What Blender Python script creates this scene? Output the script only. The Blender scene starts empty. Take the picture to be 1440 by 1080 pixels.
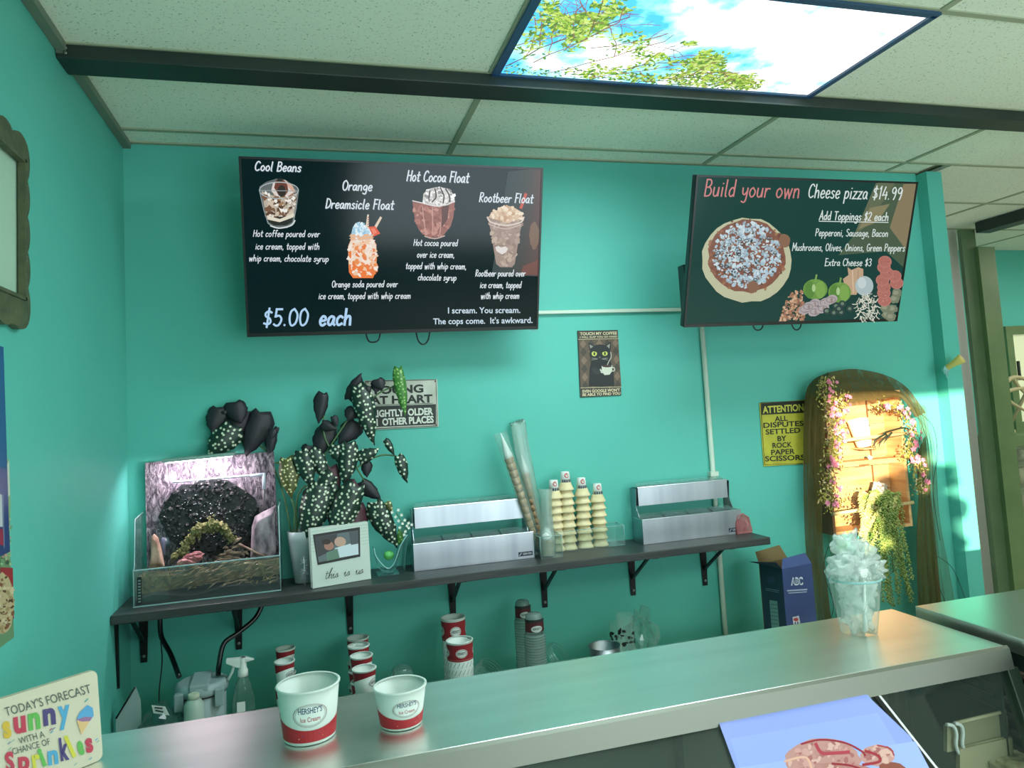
import bpy, bmesh, math, random
from mathutils import Vector, Matrix, noise
rnd = random.Random(7)
sc = bpy.context.scene
# ------------------------------------------------------------------ camera
CAM = Vector((.6498, -3.0933, 1.7103))
YAW, PIT, ROL, F = .2836, .0801, -.0577, 1054.1
PX, PY = 738.0, 486.3
fw = Vector((math.sin(YAW)*math.cos(PIT), math.cos(YAW)*math.cos(PIT), math.sin(PIT)))
r0 = fw.cross(Vector((0, 0, 1))).normalized(); u0 = r0.cross(fw)
rt = r0*math.cos(ROL) + u0*math.sin(ROL); up = -r0*math.sin(ROL) + u0*math.cos(ROL)
cd = bpy.data.cameras.new('camera'); cam = bpy.data.objects.new('camera', cd); sc.collection.objects.link(cam)
m3 = Matrix((rt, up, -fw)).transposed()
cam.matrix_world = Matrix.Translation(CAM) @ m3.to_4x4()
cd.sensor_width = 36; cd.lens = F/1440*36
cd.shift_x = -(PX-720)/1440; cd.shift_y = (PY-540)/1440
cd.clip_start = .02
cd.dof.use_dof = True; cd.dof.focus_distance = 3.0; cd.dof.aperture_fstop = 9
sc.camera = cam
# ------------------------------------------------------------------ world, sun, big lights, exposure
sc.view_settings.view_transform = 'Standard'; sc.view_settings.look = 'None'
sc.view_settings.gamma = 1; sc.view_settings.use_curve_mapping = False
sc.view_settings.exposure = 0.18
sc.cycles.transparent_max_bounces = 40; sc.cycles.max_bounces = 10
w = bpy.data.worlds.new('world'); sc.world = w; w.use_nodes = True
w.node_tree.nodes['Background'].inputs[0].default_value = (.62, .80, 1, 1)
w.node_tree.nodes['Background'].inputs[1].default_value = 1.2
def lamp(name, typ, loc, d, energy, color, **k):
    L = bpy.data.lights.new(name, typ); L.energy = energy; L.color = color
    for a, b in k.items(): setattr(L, a, b)
    o = bpy.data.objects.new(name, L); sc.collection.objects.link(o); o.location = loc
    o.rotation_euler = Vector(d).to_track_quat('-Z', 'Y').to_euler(); return o
SUN = Vector((.55, 1, -.15))
lamp('sun', 'SUN', (0, -8, 4), SUN, 13.0, (1, .86, .62), angle=.009)
lamp('window_daylight', 'AREA', (2.9, -5.05, 1.45), (0, 1, 0.06), 78, (.84, .97, 1), shape='RECTANGLE', size=3.4, size_y=1.9)
lamp('ceiling_panel_light', 'AREA', (1.87, -1.1, 2.765), (0, 0, -1), 24, (.82, .98, 1), shape='RECTANGLE', size=1.15, size_y=.55)
lamp('fill_light_far', 'AREA', (4.4, -3.2, 2.75), (0, 0, -1), 26, (.95, 1, .93), shape='RECTANGLE', size=1.15, size_y=.55)  # unseen fill lamp added below plain tiles to brighten the room
lamp('fill_light_rear', 'AREA', (3.2, -3.9, 2.75), (0, 0, -1), 26, (.95, 1, .95), shape='RECTANGLE', size=1.15, size_y=.55)  # added fill lamp out of view; its floor bounce brightens the ceiling
lamp('far_room_light', 'AREA', (6.6, .4, 2.7), (0, 0, -1), 26, (1, .97, .9), shape='RECTANGLE', size=1.1, size_y=.6)
# ------------------------------------------------------------------ helpers
def ray(x, y): return fw + rt*((x-PX)/F) - up*((y-PY)/F)
def onx(x, y, X): d = ray(x, y); return CAM + d*((X-CAM.x)/d.x)
def ony(x, y, Y): d = ray(x, y); return CAM + d*((Y-CAM.y)/d.y)
def onz(x, y, Z): d = ray(x, y); return CAM + d*((Z-CAM.z)/d.z)
def onp(x, y, o, n): d = ray(x, y); return CAM + d*((o-CAM).dot(n)/d.dot(n))
def lin(c):
    r = []
    for v in c[:3]:
        v = v/255.0 if max(c) > 1.0001 else v
        r.append(v/12.92 if v <= .04045 else ((v+.055)/1.055)**2.4)
    return (*r, 1)
MATS = {}
def mat(name, col, rough=.6, metal=0, emit=None, es=0, spec=.5, alpha=1, noise_=None, bump=None, trans=0, sss=0):
    """noise_ = (scale, other colour, detail, stretch xyz); bump = (scale, strength)"""
    if name in MATS: return MATS[name]
    m = bpy.data.materials.new(name); m.use_nodes = True; nt = m.node_tree; b = nt.nodes['Principled BSDF']
    b.inputs['Base Color'].default_value = lin(col); b.inputs['Roughness'].default_value = rough
    b.inputs['Metallic'].default_value = metal; b.inputs['Specular IOR Level'].default_value = spec
    b.inputs['Alpha'].default_value = alpha; b.inputs['Transmission Weight'].default_value = trans
    if emit: b.inputs['Emission Color'].default_value = lin(emit); b.inputs['Emission Strength'].default_value = es
    if noise_ or bump:
        tc = nt.nodes.new('ShaderNodeTexCoord')
    if noise_:
        mp = nt.nodes.new('ShaderNodeMapping'); mp.inputs['Scale'].default_value = noise_[3] if len(noise_) > 3 else (1, 1, 1)
        nz = nt.nodes.new('ShaderNodeTexNoise'); nz.inputs['Scale'].default_value = noise_[0]; nz.inputs['Detail'].default_value = noise_[2] if len(noise_) > 2 else 4
        cr = nt.nodes.new('ShaderNodeValToRGB'); cr.color_ramp.elements[0].position = .35; cr.color_ramp.elements[1].position = .65
        cr.color_ramp.elements[0].color = lin(col); cr.color_ramp.elements[1].color = lin(noise_[1])
        nt.links.new(tc.outputs['Object'], mp.inputs[0]); nt.links.new(mp.outputs[0], nz.inputs[0]); nt.links.new(nz.outputs[0], cr.inputs[0]); nt.links.new(cr.outputs[0], b.inputs['Base Color'])
    if bump:
        n2 = nt.nodes.new('ShaderNodeTexNoise'); n2.inputs['Scale'].default_value = bump[0]; n2.inputs['Detail'].default_value = 3
        bp = nt.nodes.new('ShaderNodeBump'); bp.inputs['Strength'].default_value = bump[1]; bp.inputs['Distance'].default_value = .002
        nt.links.new(tc.outputs['Object'], n2.inputs[0]); nt.links.new(n2.outputs[0], bp.inputs['Height']); nt.links.new(bp.outputs[0], b.inputs['Normal'])
    MATS[name] = m; return m
def film(name, col, op=.35, rough=.15, gloss=.35):
    """thin clear plastic or glass: transparent with a Fresnel gloss and a little haze"""
    if name in MATS: return MATS[name]
    m = bpy.data.materials.new(name); m.use_nodes = True; nt = m.node_tree; nt.nodes.clear()
    out = nt.nodes.new('ShaderNodeOutputMaterial'); tr = nt.nodes.new('ShaderNodeBsdfTransparent'); tr.inputs[0].default_value = (.97, 1, .99, 1)
    di = nt.nodes.new('ShaderNodeBsdfDiffuse'); di.inputs[0].default_value = lin(col)
    tl = nt.nodes.new('ShaderNodeBsdfTranslucent'); tl.inputs[0].default_value = lin(col)
    ad = nt.nodes.new('ShaderNodeMixShader'); ad.inputs[0].default_value = .4
    gl = nt.nodes.new('ShaderNodeBsdfGlossy'); gl.inputs['Roughness'].default_value = rough
    m1 = nt.nodes.new('ShaderNodeMixShader'); m2 = nt.nodes.new('ShaderNodeMixShader'); fr = nt.nodes.new('ShaderNodeLayerWeight'); fr.inputs[0].default_value = gloss
    m1.inputs[0].default_value = op
    L = nt.links.new
    L(di.outputs[0], ad.inputs[1]); L(tl.outputs[0], ad.inputs[2]); L(tr.outputs[0], m1.inputs[1]); L(ad.outputs[0], m1.inputs[2])
    pw = nt.nodes.new('ShaderNodeMath'); pw.operation = 'POWER'; pw.inputs[1].default_value = 3.5; ml = nt.nodes.new('ShaderNodeMath'); ml.operation = 'MULTIPLY_ADD'; ml.inputs[1].default_value = .7; ml.inputs[2].default_value = .04; fr.inputs[0].default_value = .5
    L(fr.outputs['Facing'], pw.inputs[0]); L(pw.outputs[0], ml.inputs[0]); L(ml.outputs[0], m2.inputs[0]); L(m1.outputs[0], m2.inputs[1]); L(gl.outputs[0], m2.inputs[2]); L(m2.outputs[0], out.inputs[0])
    MATS[name] = m; return m
def print_mat(name, es=0.0, rough=.5, spec=.4, diff=1.0):
    """flat print: colours from the face colour attribute; es>0 for lit screens"""
    if name in MATS: return MATS[name]
    m = bpy.data.materials.new(name); m.use_nodes = True; nt = m.node_tree; b = nt.nodes['Principled BSDF']
    a = nt.nodes.new('ShaderNodeAttribute'); a.attribute_name = 'col'
    b.inputs['Roughness'].default_value = rough; b.inputs['Specular IOR Level'].default_value = spec
    if diff: nt.links.new(a.outputs['Color'], b.inputs['Base Color'])
    else: b.inputs['Base Color'].default_value = (.004, .008, .008, 1)
    if es: nt.links.new(a.outputs['Color'], b.inputs['Emission Color']); b.inputs['Emission Strength'].default_value = es
    MATS[name] = m; return m
def tag(o, label=None, cat=None, group=None, kind=None):
    if label: o['label'] = label
    if cat: o['category'] = cat
    if group: o['group'] = group
    if kind: o['kind'] = kind
    return o
def empty(name, loc, label, cat, group=None):
    o = bpy.data.objects.new(name, None); sc.collection.objects.link(o); o.location = loc; o.empty_display_size = .02
    return tag(o, label, cat, group)
def wloc(p):
    v = Vector((0, 0, 0))
    while p is not None: v += p.location; p = p.parent
    return v
class MB:
    def __init__(s): s.v = []; s.f = []; s.c = []; s.sm = []
    def face(s, idx, c=None, sm=False): s.f.append(tuple(idx)); s.c.append(c); s.sm.append(sm)
    def add(s, pts): b = len(s.v); s.v += [Vector(p) for p in pts]; return b
    def obb(s, o, a, b, c, col=None):
        """box with corner o and edge vectors a,b,c"""
        o, a, b, c = map(Vector, (o, a, b, c)); k = s.add([o, o+a, o+a+b, o+b, o+c, o+a+c, o+a+b+c, o+b+c])
        for q in ((0, 3, 2, 1), (4, 5, 6, 7), (0, 1, 5, 4), (1, 2, 6, 5), (2, 3, 7, 6), (3, 0, 4, 7)): s.face([k+i for i in q], col)
        return s
    def box(s, x0, x1, y0, y1, z0, z1, col=None): return s.obb((x0, y0, z0), (x1-x0, 0, 0), (0, y1-y0, 0), (0, 0, z1-z0), col)
    def poly(s, pts, col=None): k = s.add(pts); s.face(range(k, k+len(pts)), col); return s
    def prism(s, pts, ext, col=None):
        ext = Vector(ext); n = len(pts); k = s.add(pts); s.add([Vector(p)+ext for p in pts])
        s.face([k+n-1-i for i in range(n)], col); s.face([k+n+i for i in range(n)], col)
        for i in range(n): j = (i+1) % n; s.face((k+i, k+j, k+n+j, k+n+i), col)
        return s
    def tube(s, pts, r, n=8, cap=True, col=None):
        pts = [Vector(p) for p in pts]; m = len(pts); rr = r if isinstance(r, (list, tuple)) else [r]*m; prev = None; ks = []
        for i, p in enumerate(pts):
            t = (pts[min(i+1, m-1)]-pts[max(i-1, 0)]); t = t.normalized() if t.length > 1e-9 else Vector((0, 0, 1))
            if prev is None: a = t.orthogonal().normalized()
            else: a = (prev - t*prev.dot(t)); a = a.normalized() if a.length > 1e-6 else t.orthogonal().normalized()
            prev = a; b = t.cross(a)
            ks.append(s.add([p+(a*math.cos(2*math.pi*j/n)+b*math.sin(2*math.pi*j/n))*rr[i] for j in range(n)]))
        for i in range(m-1):
            for j in range(n): s.face((ks[i]+j, ks[i]+(j+1) % n, ks[i+1]+(j+1) % n, ks[i+1]+j), col, True)
        if cap: s.face([ks[0]+n-1-j for j in range(n)], col); s.face([ks[-1]+j for j in range(n)], col)
        return s
    def lathe(s, c, prof, n=24, axis=None, col=None, closed=False):
        """prof = [(r,z)...] round c along axis (default z)"""
        c = Vector(c); ax = Vector(axis).normalized() if axis is not None else Vector((0, 0, 1)); a = ax.orthogonal().normalized() if axis is not None else Vector((1, 0, 0)); b = ax.cross(a); ks = []
        for r, z in prof: ks.append(s.add([c+ax*z+(a*math.cos(2*math.pi*j/n)+b*math.sin(2*math.pi*j/n))*max(r, 1e-5) for j in range(n)]))
        for i in range(len(prof)-1):
            for j in range(n): s.face((ks[i]+j, ks[i]+(j+1) % n, ks[i+1]+(j+1) % n, ks[i+1]+j), col, True)
        if prof[0][0] > 1e-4 and not closed: s.face([ks[0]+n-1-j for j in range(n)], col)
        if prof[-1][0] > 1e-4 and not closed: s.face([ks[-1]+j for j in range(n)], col)
        return s
    def rock(s, c, size, seed=0, rough=.25, lev=2, col=None, fr=1.4, sm=False):
        bm = bmesh.new(); bmesh.ops.create_icosphere(bm, subdivisions=lev, radius=1); k = len(s.v); c = Vector(c)
        for v in bm.verts:
            q = v.co*fr + Vector((seed*3.1, seed*1.7, seed)); d = 1+rough*noise.noise(q)*1.6+rough*.5*noise.noise(q*2.7)
            s.v.append(c+Vector((v.co.x*size[0]*d, v.co.y*size[1]*d, v.co.z*size[2]*d)))
        for f in bm.faces: s.face([k+v.index for v in f.verts], col, sm)
        bm.free(); return s
    def build(s, name, m, parent=None, origin=None, bevel=0, smooth=None):
        off = wloc(parent) if parent is not None else (Vector(origin) if origin is not None else Vector((0, 0, 0)))
        me = bpy.data.meshes.new(name); me.from_pydata([v-off for v in s.v], [], s.f)
        if any(c is not None for c in s.c):
            at = me.color_attributes.new('col', 'FLOAT_COLOR', 'CORNER'); data = []
            for f, c in zip(s.f, s.c):
                c = lin(c) if c is not None else (1, 1, 1, 1); data += list(c)*len(f)
            at.data.foreach_set('color', data)
        me.polygons.foreach_set('use_smooth', [bool(x) if smooth is None else smooth for x in s.sm])
        me.materials.append(m); me.update(); o = bpy.data.objects.new(name, me); sc.collection.objects.link(o)
        if parent is not None: o.parent = parent
        else: o.location = off
        if bevel:
            md = o.modifiers.new('bevel', 'BEVEL'); md.width = bevel; md.segments = 2; md.limit_method = 'ANGLE'
        return o
def struct(o): o['kind'] = 'structure'; return o
def copy_tree(o, parent=None):
    c = o.copy(); sc.collection.objects.link(c); c.parent = parent
    for ch in list(o.children): copy_tree(ch, c)
    return c
def spline(pts, n=6):
    pts = [Vector(p) for p in pts]
    if len(pts) < 3: return pts
    out = []
    for i in range(len(pts)-1):
        p0, p1, p2, p3 = pts[max(i-1, 0)], pts[i], pts[i+1], pts[min(i+2, len(pts)-1)]
        for k in range(n):
            t = k/n; out.append(.5*((2*p1)+(p2-p0)*t+(2*p0-5*p1+4*p2-p3)*t*t+(3*p1-p0-3*p2+p3)*t*t*t))
    out.append(pts[-1]); return out
# ------------------------------------------------------------------ handwriting: a single-stroke alphabet (x height 5, capitals 9, tails -3)
G = {
'a': (5, '4.1,4 2.6,5 .8,3.8 .5,1.4 1.6,.1 3.2,1.2 4.2,4.6 3.9,1.2 4.8,.1'), 'b': (4.8, '.6,9 .5,.2|.5,3 1.8,4.7 3.8,4 4,1.6 2.4,0 .5,.8'),
'c': (4.4, '3.9,4.2 2.4,5 .7,3.6 .5,1.4 1.7,0 3.8,.8'), 'd': (5, '4,9.2 3.9,.2|3.9,3.6 2.6,4.9 .8,3.6 .5,1.4 1.8,0 3.9,1.4'),
'e': (4.6, '.6,2.4 3.9,3 3.4,4.8 1.8,4.9 .5,2.6 1.2,.4 2.6,0 4,.9'), 'f': (3.8, '3.9,8.4 2.8,9.2 1.8,8 1.6,0|.2,4.9 3.4,5'),
'g': (4.8, '4,4.3 2.6,5 .8,3.6 .7,1.6 2,.6 3.8,2 4.1,4.6 3.9,-1.8 2.4,-3.2 .6,-2.4'), 'h': (5, '.6,9 .5,0|.5,2.8 2,4.8 3.6,4.4 4,0'),
'i': (2.2, '1,4.8 .9,0|1.1,7 1.2,6.9'), 'l': (2.4, '1,9 .8,1 1.6,0'), 'm': (7, '.6,4.8 .5,0|.5,3 1.8,4.8 3,4.2 3.2,0|3.2,3 4.6,4.8 5.8,4.2 6,0'),
'n': (4.9, '.6,4.8 .5,0|.5,2.8 2,4.8 3.6,4.2 3.9,0'), 'o': (4.9, '2.6,5 .9,4 .5,1.8 1.8,0 3.6,.8 4.3,3 2.6,5'),
'p': (4.8, '.7,4.8 .4,-3.2|.6,3 2,4.9 3.9,4 3.9,1.6 2.2,.1 .5,1'), 'r': (3.9, '.6,4.8 .5,0|.5,2.6 1.8,4.6 3.6,4.6'),
's': (4, '3.5,4.4 2,5 .8,3.9 1.8,2.8 3.2,1.8 2.8,.4 1.4,0 .3,.7'), 't': (3.8, '1.8,8 1.6,1 2.4,0 3.4,.5|.2,5.2 3.6,5.4'),
'u': (5, '.6,4.8 .6,1.2 1.8,0 3.4,1 4,4.8|4,4.8 4,.2'), 'v': (4.4, '.4,4.8 .4,4.8 1.9,0 1.9,0 3.9,4.9'), 'w': (6.4, '.4,4.8 .4,4.8 1.6,0 1.6,0 3,4.2 3,4.2 4.4,0 4.4,0 5.8,4.9'),
'x': (4.4, '.4,4.8 4,0|3.9,4.8 .3,0'), 'y': (4.7, '.5,4.8 .8,2 2.2,1.2 3.9,3|4.1,4.8 3.6,-1.4 2.2,-3 .5,-2.4'), 'z': (4.4, '.5,4.8 .5,4.8 3.9,4.8 3.9,4.8 .4,.1 .4,.1 4,.1'),
'A': (6, '.3,0 .3,0 3,9 3,9 5.4,0|1.2,3.2 4.7,3.4'), 'B': (5.6, '.8,9 .7,0|.7,9 3.6,8.8 4.4,6.8 3,5 .8,4.8|.8,4.8 3.8,4.6 5,2.4 3.6,.3 .6,0'),
'C': (5.8, '5.1,7.6 3.8,9 1.8,8.2 .5,5 .9,1.6 2.8,0 5.2,1.2'), 'D': (5.8, '.8,9 .7,0|.6,9 3.6,8.4 5.3,5 4,1.4 .7,0'), 'E': (5.2, '4.6,9 4.6,9 .8,9 .8,9 .7,0 .7,0 4.8,0|.8,4.8 4,4.9'),
'F': (4.8, '4.6,9 4.6,9 .8,9 .8,9 .7,0|.8,4.8 3.8,4.9'), 'G': (6, '5,7.8 3.4,9 1.4,7.8 .5,4.4 1.4,.8 3.4,0 5.1,1.6 5.2,4 5.2,4 3.2,4'),
'H': (6, '.8,9 .6,0|5.2,9 5,0|.7,4.7 5.1,4.9'), 'M': (7, '.5,0 .5,0 .9,9 .9,9 3.4,3.4 3.4,3.4 6,9 6,9 6.4,0'), 'O': (6.2, '3.2,9 1.2,7.8 .5,4.4 1.6,.6 3.6,0 5.4,2.4 5.4,6.4 3.2,9'),
'P': (5.2, '.8,9 .7,0|.7,9 3.8,8.8 4.7,6.6 3.2,4.6 .8,4.2'), 'R': (5.4, '.8,9 .7,0|.7,9 3.6,8.9 4.5,6.8 3.2,5 .8,4.6 .8,4.6 4.8,0'), 'S': (5, '4.4,8 2.8,9 .9,7.8 1.2,5.8 3.6,4.4 4.4,2 2.8,0 .5,.9'),
'T': (5.4, '.2,9 5.2,9|2.7,9 2.5,0'), '$': (5, '4.2,7.2 2.6,8 .9,6.9 1.2,5.2 3.4,4 4.1,2 2.6,.8 .5,1.4|2.6,9.6 2.3,-.8'), '0': (5.2, '2.7,9 .9,7.6 .5,4 1.4,.6 2.8,0 4.4,1.8 4.7,6 2.7,9'),
'1': (2.6, '.4,7.4 .4,7.4 1.6,9 1.6,9 1.4,0'), '2': (5, '.6,7.4 2.2,9 4.1,7.6 3.4,4.6 .5,.1 .5,.1 4.5,.1'), '3': (4.8, '.6,8.2 2.4,9 4,7.4 3.2,5.4 1.8,4.9 1.8,4.9 4.2,3.2 3.6,.6 1.8,0 .4,.8'),
'4': (5, '2.2,9 2.2,9 .5,3 .5,3 4.6,3.2|3.8,5.4 3.6,0'), '5': (5, '4.4,9 4.4,9 1.1,9 1.1,9 .9,5 .9,5 3,5.4 4.4,3.4 3.4,.6 1.8,0 .4,.8'), '9': (4.8, '4.1,7 2.6,9 .8,7.4 1.2,5 3,4.8 4.2,7.4 3.8,2.6 2.8,0'),
'.': (2, '.7,.3 .9,.2'), ',': (2, '1,.5 .6,-1.3'), ' ': (3.2, ''), '|': (2, ''),
}
FC = {}
def font_polys(txt, bold):
    key = (txt, bold)
    if key in FC: return FC[key]
    cu = bpy.data.curves.new('t', 'FONT'); cu.body = txt; cu.offset = bold; cu.resolution_u = 3; cu.size = 1
    o = bpy.data.objects.new('t', cu); me = o.to_mesh()
    v = [p.co.copy() for p in me.vertices]; f = [tuple(p.vertices) for p in me.polygons]
    o.to_mesh_clear(); bpy.data.objects.remove(o); bpy.data.curves.remove(cu); FC[key] = (v, f); return FC[key]
class Canvas(MB):
    """flat print laid on a surface. fn maps picture coordinates to a point, nrm gives the outward normal"""
    def __init__(s, fn, nrm, sx=1, ox=0, oy=0, base=.0008):
        super().__init__(); s.fn0 = fn; s.nrm = nrm; s.sx = sx; s.ox = ox; s.oy = oy; s.lay = base; s.st = 3e-5
    def flush(s, nm, m, parent):
        o = s.build(nm, m, parent); s.v, s.f, s.c, s.sm = [], [], [], []; return o
    def pt(s, x, y, lift=0):
        p = s.fn0(s.ox+x/s.sx, s.oy+y/s.sx); n = s.nrm(p) if callable(s.nrm) else s.nrm
        return p + n*(s.lay+lift)
    def P(s, pts, col): s.lay += s.st; return s.poly([s.pt(*p) for p in pts], col)
    curved = False
    def ell(s, cx, cy, rx, ry, col, n=20, rot=0, jit=0):
        if s.curved:
            s.lay += s.st; N = 12; k = s.add([s.pt(cx+rx*math.cos(math.pi*(1-i/N)), cy+g_*ry*math.sin(math.pi*i/N)) for i in range(N+1) for g_ in (-1, 1)])
            for i in range(N): s.face((k+2*i, k+2*i+1, k+2*i+3, k+2*i+2), col, True)
            return
        c, q = math.cos(rot), math.sin(rot); pts = []
        for i in range(n):
            a = -2*math.pi*i/n; k = 1+rnd.uniform(-jit, jit); x, y = rx*k*math.cos(a), ry*k*math.sin(a); pts.append((cx+x*c-y*q, cy+x*q+y*c))
        return s.P(pts, col)
    def ring(s, cx, cy, rx, ry, wd, col, n=28):
        wy = wd*ry/rx if s.curved else wd; s.lay += s.st; k = s.add([s.pt(cx+(rx-o)*math.cos(2*math.pi*i/n), cy+(ry-p_)*math.sin(2*math.pi*i/n)) for o, p_ in ((0, 0), (wd, wy)) for i in range(n)])
        for i in range(n): s.face((k+i, k+(i+1) % n, k+n+(i+1) % n, k+n+i), col)
    def line(s, pts, wd, col, smooth=False):
        if smooth: pts = [(p.x, p.y) for p in spline([(a, b, 0) for a, b in pts], 5)]
        s.lay += s.st; n = len(pts); L = []
        q = [pts[0]]
        for p in pts[1:]:
            if abs(p[0]-q[-1][0])+abs(p[1]-q[-1][1]) > 1e-6: q.append(p)
        pts = q; n = len(pts)
        if n < 2: return
        for i, (x, y) in enumerate(pts):
            dx = pts[min(i+1, n-1)][0]-pts[max(i-1, 0)][0]; dy = pts[min(i+1, n-1)][1]-pts[max(i-1, 0)][1]; l = math.hypot(dx, dy) or 1
            nx, ny = -dy/l*wd/2, dx/l*wd/2
            if i == 0: x -= dx/l*wd*.35; y -= dy/l*wd*.35
            if i == n-1: x += dx/l*wd*.35; y += dy/l*wd*.35
            L.append(((x+nx, y+ny), (x-nx, y-ny)))
        k = s.add([s.pt(*p) for a in L for p in a])
        for i in range(n-1): s.face((k+2*i, k+2*i+1, k+2*i+3, k+2*i+2), col)
    def specks(s, inside, box, n, r, pal, jit=.4):
        x0, y0, x1, y1 = box
        for _ in range(n):
            x, y = rnd.uniform(x0, x1), rnd.uniform(y0, y1)
            if not inside(x, y): continue
            s.lay += 3e-6; rr = rnd.uniform(r[0], r[1]); a = rnd.uniform(0, 3.1); e = rnd.uniform(.45, 1); c, q = math.cos(a), math.sin(a); pts = []
            for i in range(7):
                t = -2*math.pi*i/7; k = rr*(1+rnd.uniform(-jit, jit)); X, Y = k*math.cos(t), k*e*math.sin(t); pts.append(s.pt(x+X*c-Y*q, y+X*q+Y*c))
            s.poly(pts, rnd.choice(pal))
    def hand(s, txt, a, b, h, wd, col, slant=.14, shadow=None):
        """handwriting with the baseline from a to b, capital height h"""
        W = sum(G[c][0]+.7 for c in txt)-.7; L = math.hypot(b[0]-a[0], b[1]-a[1]); ux, uy = (b[0]-a[0])/L, (b[1]-a[1])/L; kx = L/W; ky = h/9
        for off, cc in (((wd*.45, wd*.45), shadow), ((0, 0), col)):
            if cc is None: continue
            x = 0
            for c in txt:
                for st in G[c][1].split('|'):
                    if not st: continue
                    pts = [tuple(map(float, q.split(','))) for q in st.split()]
                    P = [(p.x, p.y) for p in spline([(px_, py_, 0) for px_, py_ in pts], 4)] if len(pts) > 2 else pts
                    Q = []
                    for (X, Y) in P:
                        X2 = (x+X)*kx+Y*ky*slant; Y2 = Y*ky; Q.append((a[0]+ux*X2+uy*Y2+off[0], a[1]+uy*X2-ux*Y2+off[1]))
                    s.line(Q, wd, cc); s.lay -= s.st
                x += G[c][0]+.7
            s.lay += 6e-5
    def type(s, txt, a, b, h, col, bold=.02, slant=0):
        v, f = font_polys(txt, bold); x0 = min(p.x for p in v); x1 = max(p.x for p in v)
        L = math.hypot(b[0]-a[0], b[1]-a[1]); ux, uy = (b[0]-a[0])/L, (b[1]-a[1])/L; kx = L/(x1-x0); ky = h/.73; s.lay += 4e-5
        k = s.add([s.pt(a[0]+ux*((p.x-x0)*kx+p.y*ky*slant)+uy*p.y*ky, a[1]+uy*(p.x-x0)*kx-ux*p.y*ky) for p in v])
        for q in f: s.face([k+i for i in q], col)
def px_canvas(o, n, sx=1, ox=0, oy=0, base=.0008):
    n = Vector(n).normalized(); o = Vector(o)
    if n.dot(CAM-o) < 0: n = -n
    return Canvas(lambda x, y: onp(x, y, o, n), n, sx, ox, oy, base)

# unseen building added across the street, keeps the low sun off the wide shop window
# ================================================================== materials of the room
def wall_mat(name, col, col2):
    return mat(name, col, .55, noise_=(1.3, col2, 2), bump=(90, .12), spec=.35)
TEAL = wall_mat('teal_paint', (88, 184, 169), (92, 189, 174))
def ceiling_mat():
    m = bpy.data.materials.new('acoustic_tile'); m.use_nodes = True; nt = m.node_tree; b = nt.nodes['Principled BSDF']; b.inputs['Roughness'].default_value = .9; b.inputs['Specular IOR Level'].default_value = .1
    tc = nt.nodes.new('ShaderNodeTexCoord'); nz = nt.nodes.new('ShaderNodeTexNoise'); nz.inputs['Scale'].default_value = 130; nz.inputs['Detail'].default_value = 5; nz.inputs['Roughness'].default_value = .7
    cr = nt.nodes.new('ShaderNodeValToRGB'); e = cr.color_ramp.elements; e[0].position = .35; e[1].position = .41; e[0].color = lin((146, 158, 136)); e[1].color = lin((236, 243, 226))
    nt.links.new(tc.outputs['Object'], nz.inputs[0]); nt.links.new(nz.outputs[0], cr.inputs[0]); nt.links.new(cr.outputs[0], b.inputs['Base Color']); return m
CEIL = ceiling_mat()
GRID = mat('grid_metal', (160, 168, 142), .6)
DARKP = mat('dark_green_paint', (27, 42, 38), .5, noise_=(6, (36, 52, 46), 4), bump=(40, .2))
POSTP = mat('olive_green_paint', (96, 122, 82), .5, noise_=(5, (108, 132, 88), 3), bump=(30, .15))
WHITE = mat('white_paint', (226, 228, 226), .5)
BLACKM = mat('black_metal', (18, 20, 20), .45, metal=.2)
BLACKP = mat('black_plastic', (16, 18, 19), .35)
FLOORM = mat('floor_vinyl', (186, 178, 158), .5, noise_=(3, (196, 188, 168), 4))
# ================================================================== room shell
H = 2.8
struct(MB().box(-.15, 9, -5.3, 3.2, -.1, 0).build('floor', FLOORM))
struct(MB().box(-.15, 0, -5.3, .15, 0, 3.0).build('wall_left', TEAL))
struct(MB().box(0, 3.72, 0, .15, 0, 3.0).build('wall_back', TEAL))
struct(MB().box(3.72, 3.815, -.07, 1.15, 0, H-.012).build('wall_pilaster', TEAL))
struct(MB().box(3.815, 5.17, 1.15, 1.3, 0, 3.0).build('wall_white', WHITE))
struct(MB().box(3.815, 9, 1.85, 2.0, 0, 3.0).build('wall_far', TEAL))
struct(MB().box(8.85, 9, -5.1, 1.85, 0, 3.0).build('wall_right', wall_mat('cream_paint', (212, 205, 182), (206, 200, 176))))
# front wall behind the camera: shop window and glass door let the low sun in
fwm = wall_mat('front_paint', (176, 196, 180), (170, 190, 176)); f_ = MB()
f_.box(0, 9, -5.3, -5.1, 2.44, 3.0); f_.box(0, .12, -5.3, -5.1, 0, 2.44); f_.box(1.22, 1.4, -5.3, -5.1, 0, 2.44); f_.box(4.6, 9, -5.3, -5.1, 0, 2.44); f_.box(1.4, 4.6, -5.3, -5.1, 0, .5); f_.box(.12, 1.22, -5.3, -5.1, 0, 1.62)
struct(f_.build('wall_front', fwm))
b_ = MB(); b_.box(-2.5, 12, -15, -12, -.1, 6); o = tag(b_.build('sun_blocker_building', mat('street_render', (150, 148, 140), .8), origin=(4, -13, -.1)), 'unseen plain building added across the street to block the low sun', 'building'); m_ = MB()  # block added outside to stop low sun at the wide window
for i in range(6): m_.box(-1.8+i*2.3, -.6+i*2.3, -12.04, -12.0, 1, 2.6)
m_.build('shop_window', mat('dark_glazing', (40, 50, 56), .1), o)
struct(MB().box(-.15, 9, -5.3, 3.2, H+.03, H+.12).build('ceiling', GRID))
ceil = bpy.data.objects['ceiling']
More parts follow.
